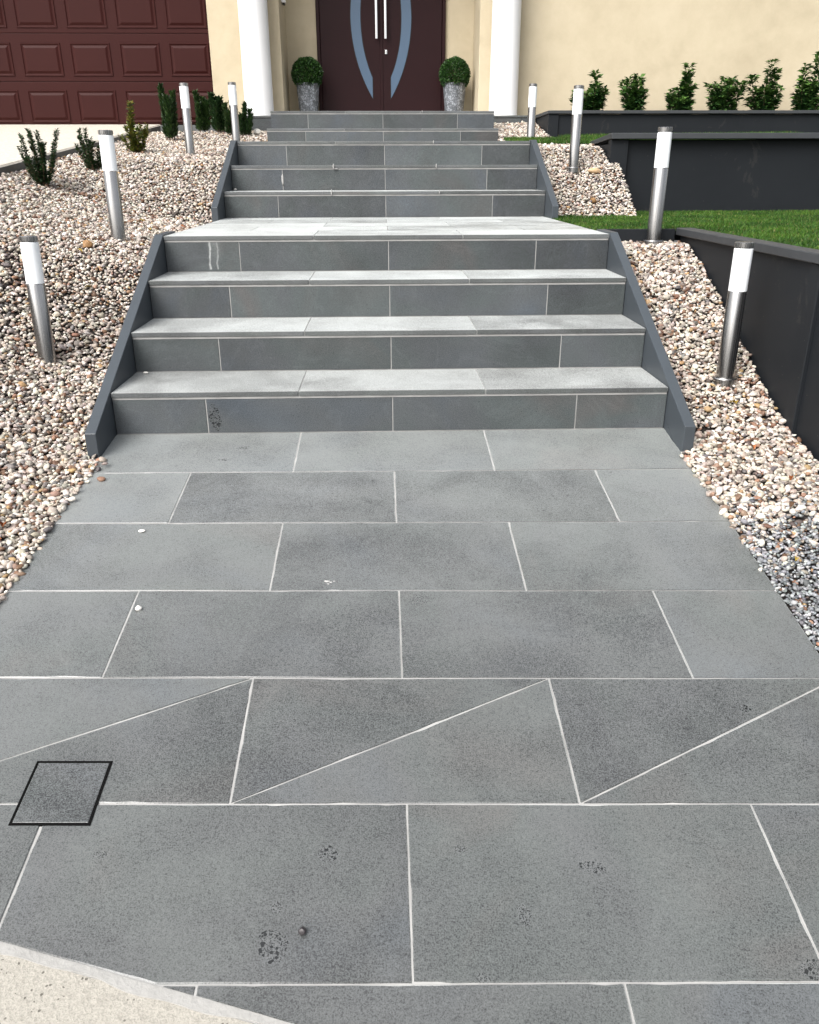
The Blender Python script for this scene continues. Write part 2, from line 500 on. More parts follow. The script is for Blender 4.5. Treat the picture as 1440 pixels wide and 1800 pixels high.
# ------------------------------------------------------------------ polygons for cut tiles
def clip(poly, a, b, c):
    """keep the side a*x + b*y + c >= 0"""
    out = []
    for i in range(len(poly)):
        p, q = poly[i], poly[(i + 1) % len(poly)]
        dp, dq = a * p[0] + b * p[1] + c, a * q[0] + b * q[1] + c
        if dp >= 0: out.append(p)
        if dp * dq < 0:
            t = dp / (dp - dq)
            out.append((p[0] + t * (q[0] - p[0]), p[1] + t * (q[1] - p[1])))
    return out
def area(p): return .5 * sum(p[i][0] * p[(i + 1) % len(p)][1] - p[(i + 1) % len(p)][0] * p[i][1] for i in range(len(p)))
def inset(poly, d):
    out = poly
    if area(poly) < 0: poly = poly[::-1]; out = poly
    n = len(poly)
    for i in range(n):
        p, q = poly[i], poly[(i + 1) % n]
        ex, ey = q[0] - p[0], q[1] - p[1]
        L = math.hypot(ex, ey)
        if L < 1e-6: continue
        nx, ny = -ey / L, ex / L
        out = clip(out, nx, ny, -(nx * p[0] + ny * p[1]) - d)
        if len(out) < 3: return []
    return out
def slab_bm(poly, zf, thick, gap, bev=.002, rag=False):
    """flat stone with chamfered top edges following the height function zf"""
    p0 = inset(poly, gap)
    if len(p0) < 3 or abs(area(p0)) < 5e-5: return None
    if rag:                                            # sawn edges with small nicks
        c = (sum(p[0] for p in p0) / len(p0), sum(p[1] for p in p0) / len(p0))
        q = []
        for i in range(len(p0)):
            a, b = p0[i], p0[(i + 1) % len(p0)]
            L = math.hypot(b[0] - a[0], b[1] - a[1])
            k = max(1, int(L / .035))
            nx, ny = -(b[1] - a[1]) / max(L, 1e-6), (b[0] - a[0]) / max(L, 1e-6)
            for j in range(k):
                t = (j + (random.uniform(-.3, .3) if j else 0)) / k
                d = random.uniform(0, .0007) + (random.uniform(.001, .0028) if random.random() < .05 else 0)
                q.append((a[0] + (b[0] - a[0]) * t + nx * d, a[1] + (b[1] - a[1]) * t + ny * d))
        p0 = q
        p1 = []
        for x, y in p0:
            dx, dy = c[0] - x, c[1] - y
            L = math.hypot(dx, dy)
            p1.append((x + dx / L * bev * 1.2, y + dy / L * bev * 1.2))
    else:
        p1 = inset(p0, bev)
        if len(p1) != len(p0): p1 = p0
    bm = bmesh.new()
    lo = [bm.verts.new((x, y, zf(x, y) - thick)) for x, y in p0]
    mi = [bm.verts.new((x, y, zf(x, y) - bev)) for x, y in p0]
    hi = [bm.verts.new((x, y, zf(x, y))) for x, y in p1]
    n = len(p0)
    for A, B in ((lo, mi), (mi, hi)):
        for i in range(n):
            bm.faces.new((A[i], A[(i + 1) % n], B[(i + 1) % n], B[i]))
    bm.faces.new(hi)
    bm.faces.new(lo[::-1])
    return bm

def sheet(name, xs, ys, zf, mat, keep=None):
    bm = bmesh.new()
    g = [[bm.verts.new((x, y, zf(x, y))) for x in xs] for y in ys]
    for j in range(len(ys) - 1):
        for i in range(len(xs) - 1):
            cx, cy = .5 * (xs[i] + xs[i + 1]), .5 * (ys[j] + ys[j + 1])
            if keep and not keep(cx, cy): continue
            bm.faces.new((g[j][i], g[j][i + 1], g[j + 1][i + 1], g[j + 1][i]))
    bmesh.ops.delete(bm, geom=[v for v in bm.verts if not v.link_faces], context='VERTS')
    o = from_bm(name, bm, mat)
    if o.data.polygons and o.data.polygons[0].normal.z < 0: o.data.flip_normals()
    return o

# ------------------------------------------------------------------ setting: ground, footpath, driveway, path
tag(sheet("ground", [-90, -8, 0, 8, 90], [-90, -8, 0, 20, 90], lambda x, y: -1.55, M["ground"]), kind="structure")

# the path's street end is cut on a line
LA, LB, LC = .26, 1.0, 2.272 + .26 * .787            # .26x + y + c = 0
def line_y(x): return -LA * x - LC
bm = bmesh.new()
xs = np.linspace(-7.5, 4.5, 61)
rows = []
for x in xs:
    top = line_y(x) if x > -1.9 else line_y(-1.9)
    rows.append([bm.verts.new((x, y, fz(x, y) - .001)) for y in (top - .017, top - .6, top - 1.4, top - 2.4, top - 4.5)])
for a, b in zip(rows[:-1], rows[1:]):
    for j in range(4):
        bm.faces.new((a[j], a[j + 1], b[j + 1], b[j]))
o = from_bm("footpath", bm, M["footpath"])
tag(o, kind="structure")
# pale mortar edging strip along the cut
bm = bmesh.new()
xs = np.arange(-1.9, 1.6, .025)
prev = None
for x in xs:
    w = .004 * math.sin(x * 17) + .003 * math.sin(x * 41 + 1)
    y1, y0 = line_y(x) + .0005 + w * .2, line_y(x) - .024 + w
    ring = [bm.verts.new((x, y0, fz(x, y0) - .03)), bm.verts.new((x, y0 + .004, fz(x, y0) + .002)), bm.verts.new((x, y1, fz(x, y1) - .001)), bm.verts.new((x, y1, fz(x, y1) - .03))]
    if prev:
        for i in range(3): bm.faces.new((prev[i], ring[i], ring[i + 1], prev[i + 1]))
    prev = ring
tag(from_bm("path_edging", bm, M["mortar"]), kind="structure")

def drive_z(x, y): return 1.586 + (y - 7.4) * .105
bm = bmesh.new()
prev = None
for y in np.linspace(-2.6, 7.46, 24):
    z = drive_z(0, y)
    ring = [bm.verts.new((-8.0, y, z)), bm.verts.new((-2.665, y, z)), bm.verts.new((-2.652, y, z - .012))]
    if prev:
        for i in range(2): bm.faces.new((prev[i], prev[i + 1], ring[i + 1], ring[i]))
    prev = ring
tag(from_bm("driveway", bm, M["drive"]), kind="structure")
bm = bmesh.new()
prism_x(bm, [(-2.6, drive_z(0, -2.6) - .012), (7.36, drive_z(0, 7.36) - .012), (7.36, .2), (-2.6, -.8)], -2.69, -2.645)
tag(from_bm("driveway_kerb", bm, M["concrete_edge"]), kind="structure")

# entry path: pale grout bed with every stone slab a part of its own
def bed_keep(x, y): return y > line_y(x)
bm = bmesh.new()
xs = np.linspace(-HW, HW, 13)
for i in range(12):
    x0, x1 = xs[i], xs[i + 1]
    for (a, b) in zip(np.linspace(0, 1, 9)[:-1], np.linspace(0, 1, 9)[1:]):
        pts = []
        for x, t in ((x0, a), (x1, a), (x1, b), (x0, b)):
            y = .02 + (line_y(x) - .045) * t
            pts.append((x, y, fz(x, y) - .0022))
        bm.faces.new([bm.verts.new(p) for p in pts])
bmesh.ops.remove_doubles(bm, verts=bm.verts[:], dist=1e-5)
path = from_bm("entry_path", bm, M["grout"])
if path.data.polygons[0].normal.z < 0: path.data.flip_normals()
tag(path, kind="structure")

ROWS = [0.0, .3847, .7762, 1.1765, 1.5612, 1.9609, 2.3526, 2.752, 3.15]
for r in range(8):
    y1, y0 = -ROWS[r], -ROWS[r + 1]
    edges = [-HW - .004, -.4, .4, HW + .004] if r % 2 == 0 else [-HW - .004, -.8, 0, .8, HW + .004]
    for x0, x1 in zip(edges[:-1], edges[1:]):
        poly = [(x0, y0), (x1, y0), (x1, y1), (x0, y1)]
        poly = clip(poly, LA, LB, LC)
        if len(poly) < 3: continue
        polys = [poly]
        if r == 4:                                     # every slab of this row is cut corner to corner
            xa = -1.2 if x0 < -1 else x0
            dx, dy = .8, y1 - y0
            a, b = -dy, dx
            c = -(a * xa + b * y0)
            polys = [clip(poly, a, b, c), clip(poly, -a, -b, -c)]
        for pl in polys:
            if len(pl) < 3: continue
            b_ = slab_bm(pl, (lambda dz: (lambda x, y: fz(x, y) + dz))(random.uniform(-.0006, .0008)), .02, .0019, rag=True)
            if b_: from_bm("tile", b_, M["path_stone"], path)

# inspection cover set in the path
cov = empty("access_cover", (-.781, -1.93, fz(-.781, -1.93)))
tag(cov, "square stone-inlaid access cover with black rim flush in the lower left of the path", "access cover")
def cz(x, y): return fz(x - .781, y - 1.93) - fz(-.781, -1.93)
def ring_bm(h0, h1, zlo, zhi):
    bm = bmesh.new()
    def q(h, z): return [bm.verts.new((x, y, cz(x, y) + z)) for x, y in ((-h, -h), (h, -h), (h, h), (-h, h))]
    a, b, c, d = q(h0, zlo), q(h0, zhi), q(h1, zhi), q(h1, zlo)
    for A, B in ((a, b), (b, c), (c, d)):
        for i in range(4): bm.faces.new((A[i], A[(i + 1) % 4], B[(i + 1) % 4], B[i]))
    return bm
from_bm("frame", ring_bm(.0880, .0812, -.01, .0012), simple("black_rim", (.004, .004, .004), .9, spec=.1), cov)
h = .0812
from_bm("lid", slab_bm([(-h, -h), (h, -h), (h, h), (-h, h)], lambda x, y: cz(x, y) + .0022, .012, .0, .0008), stone_mat("cover_bluestone", (.05, .054, .055), rough=.42, sheen=.8), cov)

# ------------------------------------------------------------------ staircases
def riser_tiles(par, i, hw, mat):
    y, z0, z1 = riser_y(i), tread_z(i - 1) if i > 1 else 0.0, tread_z(i)
    ed = [-hw, -.8, 0, .8, hw]
    for x0, x1 in zip(ed[:-1], ed[1:]):
        g0 = .0025 if x0 > -hw + .01 else .001
        g1 = .0025 if x1 < hw - .01 else .001
        bm = bmesh.new()
        add_box(bm, x0 + g0, x1 - g1, y, y + .014, z0 + (.003 if i > 1 else .004), z1 - .0315, .0012)
        if i == 1:
            for v in bm.verts:
                if v.co.z < .02: v.co.z = .003
        from_bm("riser_tile", bm, mat, par)
    bm = bmesh.new()
    add_box(bm, -hw + .003, hw - .003, y - .0012, y + .013, z1 - .031, z1 - .0212)
    from_bm("mortar_bead", bm, M["grout"], par)

def tread_tiles(par, y0, y1, z, hw, rows, joints, mat, nose=.006):
    """tread or landing paved in rows; the first row carries the nosing"""
    ys = [y0 - nose] + rows + [y1]
    for k in range(len(ys) - 1):
        ed = [-hw] + joints[k % len(joints)] + [hw]
        for x0, x1 in zip(ed[:-1], ed[1:]):
            bm = bmesh.new()
            add_box(bm, x0 + (.0025 if x0 > -hw + .01 else .001), x1 - (.0025 if x1 < hw - .01 else .001),
                    ys[k] + (.0025 if k else 0), ys[k + 1] - .0025, z - .0205, z, .0014)
            dz = random.uniform(-.0006, .0006)
            for v in bm.verts: v.co.z += dz
            from_bm("tread_tile", bm, mat, par)

J1, J2 = [-.4, .4], [-.8, 0, .8]
def core(name, prof, hw):
    bm = bmesh.new()
    prism_x(bm, prof, -hw + .002, hw - .002)
    return bm

def stair(i0, i1, y_end, label):
    """flight with risers i0..i1 ending in a landing that runs to y_end"""
    st = empty("staircase", (0, 0, 0))
    tag(st, label, "staircase")
    z_base = tread_z(i0 - 1) if i0 > 1 else 0.0
    prof = [(riser_y(i0) + .0025, z_base - .45)]
    for i in range(i0, i1 + 1):
        y = riser_y(i) + .0025
        prof += [(y, tread_z(i - 1) - .0035 if i > i0 else z_base - .0035), (y, tread_z(i) - .0035)]
    prof[1] = (prof[1][0], z_base + .001)
    prof += [(y_end - .001, tread_z(i1) - .0035), (y_end - .001, z_base - .45)]
    from_bm("grouted_core", core("grouted_core", prof, HW), M["grout"], st)
    for i in range(i0, i1 + 1):
        riser_tiles(st, i, HW, M["riser_stone"])
        ye = riser_y(i + 1) if i < i1 else y_end
        rows, jn = [], [J1]
        if i == i1 and ye - riser_y(i) > .6:
            y = riser_y(i) + .385
            while y < ye - .1: rows.append(y); y += .4
            jn = [J1, J2]
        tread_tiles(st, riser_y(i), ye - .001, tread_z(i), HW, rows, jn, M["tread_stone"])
    return st
stair_low = stair(1, 4, riser_y(5), "wide lower flight of four grey bluestone steps rising from the sloping path")
stair_mid = stair(5, 7, riser_y(8), "middle flight of three grey bluestone steps above the pale landing")
stair_top = stair(8, 9, LEDGE_Y, "top pair of bluestone steps without side boards in front of the entry door")

# charcoal side boards of the two lower flights
def stringer(par, x0, x1, prof):
    bm = bmesh.new()
    prism_x(bm, prof, x0, x1, .0018)
    from_bm("stringer", bm, M["string"], par)
for sx in (-1, 1):
    x0, x1 = (HW + .0015, HW + .047) if sx > 0 else (-HW - .047, -HW - .0015)
    zf0 = fz(sx * HW, -.245)
    stringer(stair_low, x0, x1, [(-.245, zf0 - .06), (-.245, .079), (1.178, .744), (1.46, .744), (1.46, .45), (.4, -.1)])
    stringer(stair_mid, x0, x1, [(2.775, .60), (2.775, .822), (3.83, 1.291), (3.93, 1.291), (3.93, .9), (3.2, .6)])

# squeezed-out mortar lumps on the middle flight
def lump(par, x, y, z, rx, ry, rz):
    bm = bmesh.new()
    bmesh.ops.create_icosphere(bm, subdivisions=2, radius=1)
    for v in bm.verts:
        n = 1 + random.uniform(-.18, .18)
        v.co = Vector((x + v.co.x * rx * n, y + v.co.y * ry * n, z + v.co.z * rz * n))
    o = from_bm("mortar_lump", bm, M["grout"], par, True)
for x, i, dz, rx, rz in ((-.8, 6, -.105, .008, .045), (-.4, 6, -.012, .006, .022), (-.38, 6, -.026, .016, .005), (.4, 6, -.010, .005, .02), (-.4, 5, -.008, .005, .024), (.4, 5, -.006, .004, .016), (.4, 7, -.008, .004, .014), (.42, 9, -.006, .004, .012)):
    lump(stair_mid if i < 8 else stair_top, x, riser_y(i) - (.012 if dz > -.03 else .002), tread_z(i) + dz, rx, .004, rz)

# ------------------------------------------------------------------ house
house = empty("house", (0, 7.4, PORCH_Z))
tag(house, "cream rendered house front with white columns, maroon entry doors and oxblood garage door", "house")
HO = Vector((0, 7.4, PORCH_Z))
def hb(name, x0, x1, y0, y1, z0, z1, mat, parent=None, bevel=0., seg=1):
    """box given in place, stored relative to its house parent"""
    bm = bmesh.new()
    add_box(bm, x0, x1, y0 - HO.y, y1 - HO.y, z0 - HO.z, z1 - HO.z, bevel, seg)
    return from_bm(name, bm, mat, parent or house)
TOPZ = 4.55
hb("wall", 1.143, 9.0, 7.38, 8.4, .4, TOPZ, M["cream"], bevel=.004)
hb("wall", -1.985, -1.165, 7.38, 8.4, 1.2, TOPZ, M["cream"], bevel=.004)
hb("wall", -1.166, -.795, 8.10, 8.4, 1.2, TOPZ, M["cream"])
hb("wall", .795, 1.144, 8.10, 8.4, 1.2, TOPZ, M["cream"])
hb("wall", -.796, .796, 8.10, 8.4, 4.02, TOPZ - .002, M["cream"])
hb("wall", -6.57, -1.984, 7.382, 8.4, 3.62, TOPZ, M["cream"])
hb("wall", -9.0, -6.569, 7.38, 8.4, .4, TOPZ, M["cream"])
# porch: slab edge faced with stone on both sides of the top steps
porch = hb("porch_slab", -1.75, 1.77, LEDGE_Y + .016, 8.10, 1.1, PORCH_Z - .0205, M["grout"])
for xa, xb, jn in ((-1.75, -HW, [-1.6]), (HW, 1.77, [1.6])):
    ed = [xa] + jn + [xb]
    for x0, x1 in zip(ed[:-1], ed[1:]):
        hb("riser_tile", x0 + .0025, x1 - .0025, LEDGE_Y + .002, LEDGE_Y + .0165, 1.2, PORCH_Z - .0255, M["riser_stone"], porch, .001)
xe = [-1.75, -1.2, -.4, .4, 1.2, 1.77]
for y0, y1 in ((LEDGE_Y - .010, 7.345), (7.345, 7.745), (7.745, 8.095)):
    for x0, x1 in zip(xe[:-1], xe[1:]):
        if y0 > 7.1:
            if x0 < -1.6 or x1 > 1.6: continue
            x0, x1 = max(x0, -1.16), min(x1, 1.14)
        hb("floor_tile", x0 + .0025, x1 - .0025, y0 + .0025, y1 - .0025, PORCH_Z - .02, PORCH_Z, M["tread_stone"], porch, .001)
# columns
for cx in (-1.432, 1.416):
    bm = bmesh.new()
    lathe(bm, [(.166, 0.0), (.166, .004), (.164, .5), (.160, 2.45), (.170, 2.47), (.185, 2.50), (.185, 2.56), (.20, 2.58), (.20, 2.64)], 64, cx, 7.165 - HO.y)
    auto_smooth(from_bm("column", bm, M["white"], house), 30)
# roof and porch soffit
hb("soffit", -9.3, 9.3, 6.85, 8.5, TOPZ - .25 + .02, TOPZ - .25 + .06, M["white"])
hb("roof", -9.4, 9.4, 6.7, 12, TOPZ + .0, TOPZ + .35, M["roof"], bevel=.02)

# entry doors
fd = hb("front_door", -.795, .795, 8.105, 8.2, PORCH_Z, 4.02, M["maroon_door"])
for s in (-1, 1):                                              # jambs
    a, b = sorted((s * .795, s * .752))
    hb("door_frame", a + .001, b - .001, 8.062, 8.11, PORCH_Z + .001, 4.0, M["maroon_door"], fd, .003)
hb("door_frame", -.751, .751, 8.062, 8.11, 3.97, 4.018, M["maroon_door"], fd, .003)
for a, b in ((-.748, -.004), (.004, .748)):
    hb("door_leaf", a, b, 8.075, 8.108, PORCH_Z + .008, 3.965, M["maroon_door"], fd, .003)
hb("meeting_stile", -.018, .018, 8.066, 8.076, PORCH_Z + .01, 3.96, M["maroon_door"], fd, .003)
OUT = [(.116, 1.918), (.197, 2.062), (.275, 2.251), (.335, 2.468), (.364, 2.655), (.371, 2.80)]
INN = [(.116, 2.149), (.199, 2.376), (.243, 2.621), (.252, 2.80)]
def resample(pts, n):
    """smooth interpolation z -> x through the measured points (quadratic fit)"""
    zs = np.array([p[1] for p in pts]); xs_ = np.array([p[0] for p in pts])
    co = np.polyfit(zs, xs_, 3)
    zz = np.linspace(zs[0], zs[-1], n)
    return [(float(np.polyval(co, z)), float(z)) for z in zz]
def crescent(s, off, y0, y1, mat, name):
    o_, i_ = resample(OUT, 14), resample(INN, 14)
    o_ = o_ + [(x, 2 * 2.80 - z) for x, z in o_[-2::-1]]
    i_ = i_ + [(x, 2 * 2.80 - z) for x, z in i_[-2::-1]]
    # grow by off
    o_ = [(x + off, z - (off * 2.2 if z < 2.8 and k == 0 else 0) + (off * 2.2 if z > 2.8 and k == len(o_) - 1 else 0)) for k, (x, z) in enumerate(o_)]
    i_ = [(x - off, z) for x, z in i_]
    o_[0] = (o_[0][0] - 2 * off, o_[0][1]); o_[-1] = (o_[-1][0] - 2 * off, o_[-1][1])
    n = len(o_)
    bm = bmesh.new()
    vo = [[bm.verts.new((s * x, y - HO.y, z - HO.z)) for x, z in o_] for y in (y0, y1)]
    vi = [[bm.verts.new((s * x, y - HO.y, z - HO.z)) for x, z in i_] for y in (y0, y1)]
    for k in range(n - 1):
        bm.faces.new((vo[0][k], vo[0][k + 1], vi[0][k + 1], vi[0][k]))
        bm.faces.new((vo[1][k], vi[1][k], vi[1][k + 1], vo[1][k + 1]))
        bm.faces.new((vo[0][k], vo[1][k], vo[1][k + 1], vo[0][k + 1]))
        bm.faces.new((vi[0][k], vi[0][k + 1], vi[1][k + 1], vi[1][k]))
    bm.faces.new((vo[0][0], vi[0][0], vi[1][0], vo[1][0]))
    bm.faces.new((vo[0][-1], vo[1][-1], vi[1][-1], vi[0][-1]))
    return from_bm(name, bm, mat, fd)
for s in (-1, 1):
    crescent(s, .007, 8.071, 8.09, M["dark_metal"], "glass_bead")
    crescent(s, 0.0, 8.0685, 8.09, M["frost"], "glass_inset")
for s, x in ((-1, -.057), (1, .054)):
    bm = bmesh.new()
    add_box(bm, x - .0135, x + .0135, 8.005 - HO.y, 8.03 - HO.y, 2.565 - HO.z, 3.35 - HO.z, .004, 2)
    for z in (2.66, 3.26):
        add_box(bm, x - .009, x + .009, 8.031 - HO.y, 8.072 - HO.y, z - .012 - HO.z, z + .012 - HO.z)
    from_bm("pull_handle", bm, M["chrome"], fd)
bm = bmesh.new()
add_box(bm, .045, .073, 8.056 - HO.y, 8.074 - HO.y, 2.404 - HO.z, 2.452 - HO.z, .005, 2)
add_box(bm, .054, .064, 8.050 - HO.y, 8.057 - HO.y, 2.42 - HO.z, 2.436 - HO.z, .002)
from_bm("lock", bm, M["chrome"], fd)

# sectional garage door with raised panels
gd = hb("garage_door", -6.57, -1.985, 7.45, 7.5, 1.586, 3.615, M["garage"])
for k in range(4):
    z0 = 1.592 + (0 if k == 0 else .453 + (k - 1) * .4925)
    z1 = 1.592 + .453 + k * .4925
    hb("door_section", -6.565, -1.992, 7.432, 7.452, z0 + .002, z1 - .002, M["garage"], gd, .004, 2)
def garage_panel_mesh():
    """embossed panel: sunk groove round a raised field"""
    bm = bmesh.new()
    w, hh = .226, .1675
    loops = [(w, hh, 0.0), (w - .006, hh - .006, -.010), (w - .014, hh - .014, -.0105), (w - .036, hh - .036, .004), (w - .040, hh - .040, .005)]
    vs = []
    for a, b, d in loops:
        vs.append([bm.verts.new((x, -d, z)) for x, z in ((-a, -b), (a, -b), (a, b), (-a, b))])
    for A, B in zip(vs[:-1], vs[1:]):
        for i in range(4): bm.faces.new((A[i], A[(i + 1) % 4], B[(i + 1) % 4], B[i]))
    bm.faces.new(vs[-1])
    return bm
# emboss: a shallow frame standing proud of the section, so the groove has real depth
def panel_bm():
    bm = bmesh.new()
    w, hh = .230, .172
    loops = [(w, hh, 0.0), (w - .004, hh - .004, .009), (w - .012, hh - .012, .009), (w - .022, hh - .022, .001), (w - .030, hh - .030, .001), (w - .052, hh - .052, .011), (w - .056, hh - .056, .012)]
    vs = []
    for a, b, d in loops:
        vs.append([bm.verts.new((x, -d, z)) for x, z in ((-a, -b), (a, -b), (a, b), (-a, b))])
    for A, B in zip(vs[:-1], vs[1:]):
        for i in range(4): bm.faces.new((A[i], A[(i + 1) % 4], B[(i + 1) % 4], B[i]))
    bm.faces.new(vs[-1])
    return bm
pm = None
for k in range(4):
    zc = (1.782, 2.270, 2.760, 3.252)[k]
    for j in range(8):
        xc = -2.236 - j * .5675
        if pm is None:
            o = from_bm("panel", panel_bm(), M["garage"], gd); pm = o.data
        else:
            o = bpy.data.objects.new("panel", pm); COL.objects.link(o); o.parent = gd
        o.location = (xc, 7.4325 - HO.y, zc - HO.z)

# small wall lamp in the porch recess
wl = empty("wall_light", (-1.165, 7.72, 2.90))
tag(wl, "small white wall light on the shaded left side of the entry recess", "wall light")
box("body", .002, .05, -.04, .04, -.01, .22, M["white"], wl, .004)
box("lamp_cover", .012, .04, -.03, .03, -.032, -.011, M["dark_metal"], wl, .002)

# ------------------------------------------------------------------ retaining walls and edging
rw = empty("retaining_wall", (1.71, .2, 0))
tag(rw, "dark charcoal retaining wall with pale-topped cap running along the right pebble strip", "retaining wall")
def rb(par, name, x0, x1, y0, y1, z0, z1, mat, bev=.003):
    o = box(name, x0 - par.location.x, x1 - par.location.x, y0 - par.location.y, y1 - par.location.y, z0 - par.location.z, z1 - par.location.z, mat, par, bev)
    return o
rb(rw, "panel", 1.71, 1.738, -.05, 1.53, -.6, .703, M["char"])
rb(rw, "panel", 1.716, 1.742, -1.6, -.141, -.8, .703, M["char"])
rb(rw, "post", 1.700, 1.76, -.14, -.051, -.6, .7025, M["char"])
rb(rw, "cap", 1.682, 1.775, -1.6, 1.535, .705, .745, M["char_cap"], .004)

eb = empty("edging_board", (1.46, 1.55, .6))
tag(eb, "low charcoal edging board between the lower lawn and the bollard beside the landing", "edging board")
rb(eb, "board", 1.243, 1.681, 1.537, 1.565, .45, .738, M["char"])
rb(eb, "stake", 1.62, 1.66, 1.566, 1.60, .4, .70, M["char"])

rw2 = empty("retaining_wall", (1.95, 3.88, .74))
tag(rw2, "tall dark charcoal retaining wall with corner post behind the lower lawn", "retaining wall")
rb(rw2, "panel", 2.008, 7.0, 3.888, 3.92, .5, 1.292, M["char"])
rb(rw2, "post", 1.862, 2.006, 3.84, 3.93, .5, 1.292, M["char"])
rb(rw2, "panel", 1.872, 1.90, 3.932, 4.62, .6, 1.262, M["char"])
rb(rw2, "cap", 1.852, 7.0, 3.80, 3.92, 1.295, 1.34, M["char_cap"], .004)
bm = bmesh.new()
prism_x(bm, [(3.9215 - 3.88, 1.296 - .74), (3.9215 - 3.88, 1.335 - .74), (4.62 - 3.88, 1.296 - .74), (4.62 - 3.88, 1.264 - .74)], 1.853 - 1.95, 1.93 - 1.95, .002)
from_bm("cap", bm, M["char_cap"], rw2)

rw3 = empty("retaining_wall", (1.85, 6.2, 1.3))
tag(rw3, "low charcoal planter wall below the row of six green shrubs", "planter wall")
rb(rw3, "panel", 1.888, 8.5, 6.205, 6.235, 1.1, 1.623, M["char"])
rb(rw3, "post", 1.775, 1.886, 6.185, 6.25, 1.1, 1.623, M["char"])
rb(rw3, "panel", 1.782, 1.81, 6.252, 7.378, 1.1, 1.623, M["char"])
rb(rw3, "cap", 1.765, 8.5, 6.165, 6.255, 1.626, 1.657, M["char_cap"], .003)
rb(rw3, "cap", 1.766, 1.84, 6.257, 7.378, 1.626, 1.657, M["char_cap"], .003)
tag(sheet("planter_soil", [1.81, 4, 8.5], [6.236, 6.8, 7.379], lambda x, y: 1.59, M["soil"]), kind="structure")

# ------------------------------------------------------------------ pebble beds
def grid(a, b, st): return list(np.linspace(a, b, max(2, int(round((b - a) / st)) + 1)))
tag(sheet("garden_bed", grid(-2.66, -HW - .001, .12), grid(-2.3, LEDGE_Y, .15), lambda x, y: left_bed(x, y) - .012, M["soil"]), kind="structure")
tag(sheet("garden_bed", grid(HW + .001, 1.72, .12), grid(-2.9, 1.54, .12), lambda x, y: right_bed(x, y) - .012, M["soil"]), kind="structure")
tag(sheet("garden_bed", grid(HW + .001, 1.86, .12), grid(3.2, 4.6, .1), lambda x, y: mid_bed(x, y) - .012, M["soil"]), kind="structure")
tag(sheet("garden_bed", grid(HW + .001, 1.785, .12), grid(5.3, LEDGE_Y, .15), lambda x, y: top_bed(x, y) - .012, M["soil"]), kind="structure")

def ico(sub):
    bm = bmesh.new()
    bmesh.ops.create_icosphere(bm, subdivisions=sub, radius=1)
    v = np.array([q.co[:] for q in bm.verts]); f = np.array([[w.index for w in t.verts] for t in bm.faces])
    bm.free()
    return v, f
def pebble_shapes(sub, n):
    v, f = ico(sub)
    out = []
    for _ in range(n):
        w = v.copy()
        for _k in range(7):                                    # facets knocked off by random planes
            d = rng.normal(size=3); d /= np.linalg.norm(d)
            lim = rng.uniform(.52, .88)
            s = w @ d
            w = w - np.outer(np.maximum(s - lim, 0) * .95, d)
        out.append(w)
    return out, f
PALE = np.array([(.52, .475, .42), (.68, .64, .59), (.38, .33, .29), (.56, .50, .44), (.31, .28, .255), (.45, .385, .33), (.62, .585, .54)])
TINT = np.array([(.30, .19, .14), (.20, .155, .13), (.17, .10, .065), (.38, .25, .13), (.12, .11, .105), (.30, .17, .11), (.09, .07, .06), (.22, .20, .19), (.15,.08,.05)])
PALE = PALE * np.array((1.02, 1.0, .965))
GREY = np.array([(.22, .23, .24), (.31, .32, .33), (.17, .18, .19), (.42, .43, .43), (.12, .125, .135)])
def scatter(name, pts, zs, size, sub, pal, label_kind="stuff", tint=.27):
    """one mesh of many loose pebbles resting on a bed"""
    shapes, f = pebble_shapes(sub, 16)
    n = len(pts)
    nb = len(shapes[0])
    sh = np.array(shapes)[rng.integers(0, 16, n)]
    a = size * rng.lognormal(0, .24, n) * .5
    ax = np.stack([a * rng.uniform(1.0, 1.45, n), a * rng.uniform(.78, 1.05, n), a * rng.uniform(.5, .8, n)], 1)
    P = sh * ax[:, None, :]
    yaw = rng.uniform(0, 2 * np.pi, n); tx = rng.normal(0, .42, n); ty = rng.normal(0, .42, n)
    c, s = np.cos(tx), np.sin(tx)
    P = np.stack([P[..., 0], P[..., 1] * c[:, None] - P[..., 2] * s[:, None], P[..., 1] * s[:, None] + P[..., 2] * c[:, None]], -1)
    c, s = np.cos(ty), np.sin(ty)
    P = np.stack([P[..., 0] * c[:, None] + P[..., 2] * s[:, None], P[..., 1], -P[..., 0] * s[:, None] + P[..., 2] * c[:, None]], -1)
    c, s = np.cos(yaw), np.sin(yaw)
    P = np.stack([P[..., 0] * c[:, None] - P[..., 1] * s[:, None], P[..., 0] * s[:, None] + P[..., 1] * c[:, None], P[..., 2]], -1)
    ctr = np.stack([pts[:, 0], pts[:, 1], zs + rng.uniform(-.45, .85, n) * a], 1)
    V = (P + ctr[:, None, :]).reshape(-1, 3)
    F = (f[None] + (np.arange(n) * nb)[:, None, None]).reshape(-1, 3)
    base = pal[rng.integers(0, len(pal), n)]
    if tint > 0:
        m = rng.random(n) < tint
        base = np.where(m[:, None], TINT[rng.integers(0, len(TINT), n)], base)
    base = base * rng.uniform(.78, 1.12, n)[:, None] * rng.uniform(.95, 1.05, (n, 3))
    C = np.repeat(base, nb, 0)
    me = raw_mesh(name, V, F, C, M["pebble"], True)
    o = link(name, me)
    return o
def jitter(x0, x1, y0, y1, st):
    xs_, ys_ = np.arange(x0, x1, st), np.arange(y0, y1, st)
    g = np.stack(np.meshgrid(xs_, ys_), -1).reshape(-1, 2)
    return g + rng.uniform(-.55, .55, g.shape) * st
def vec(fn, pts): return np.array([fn(x, y) for x, y in pts])

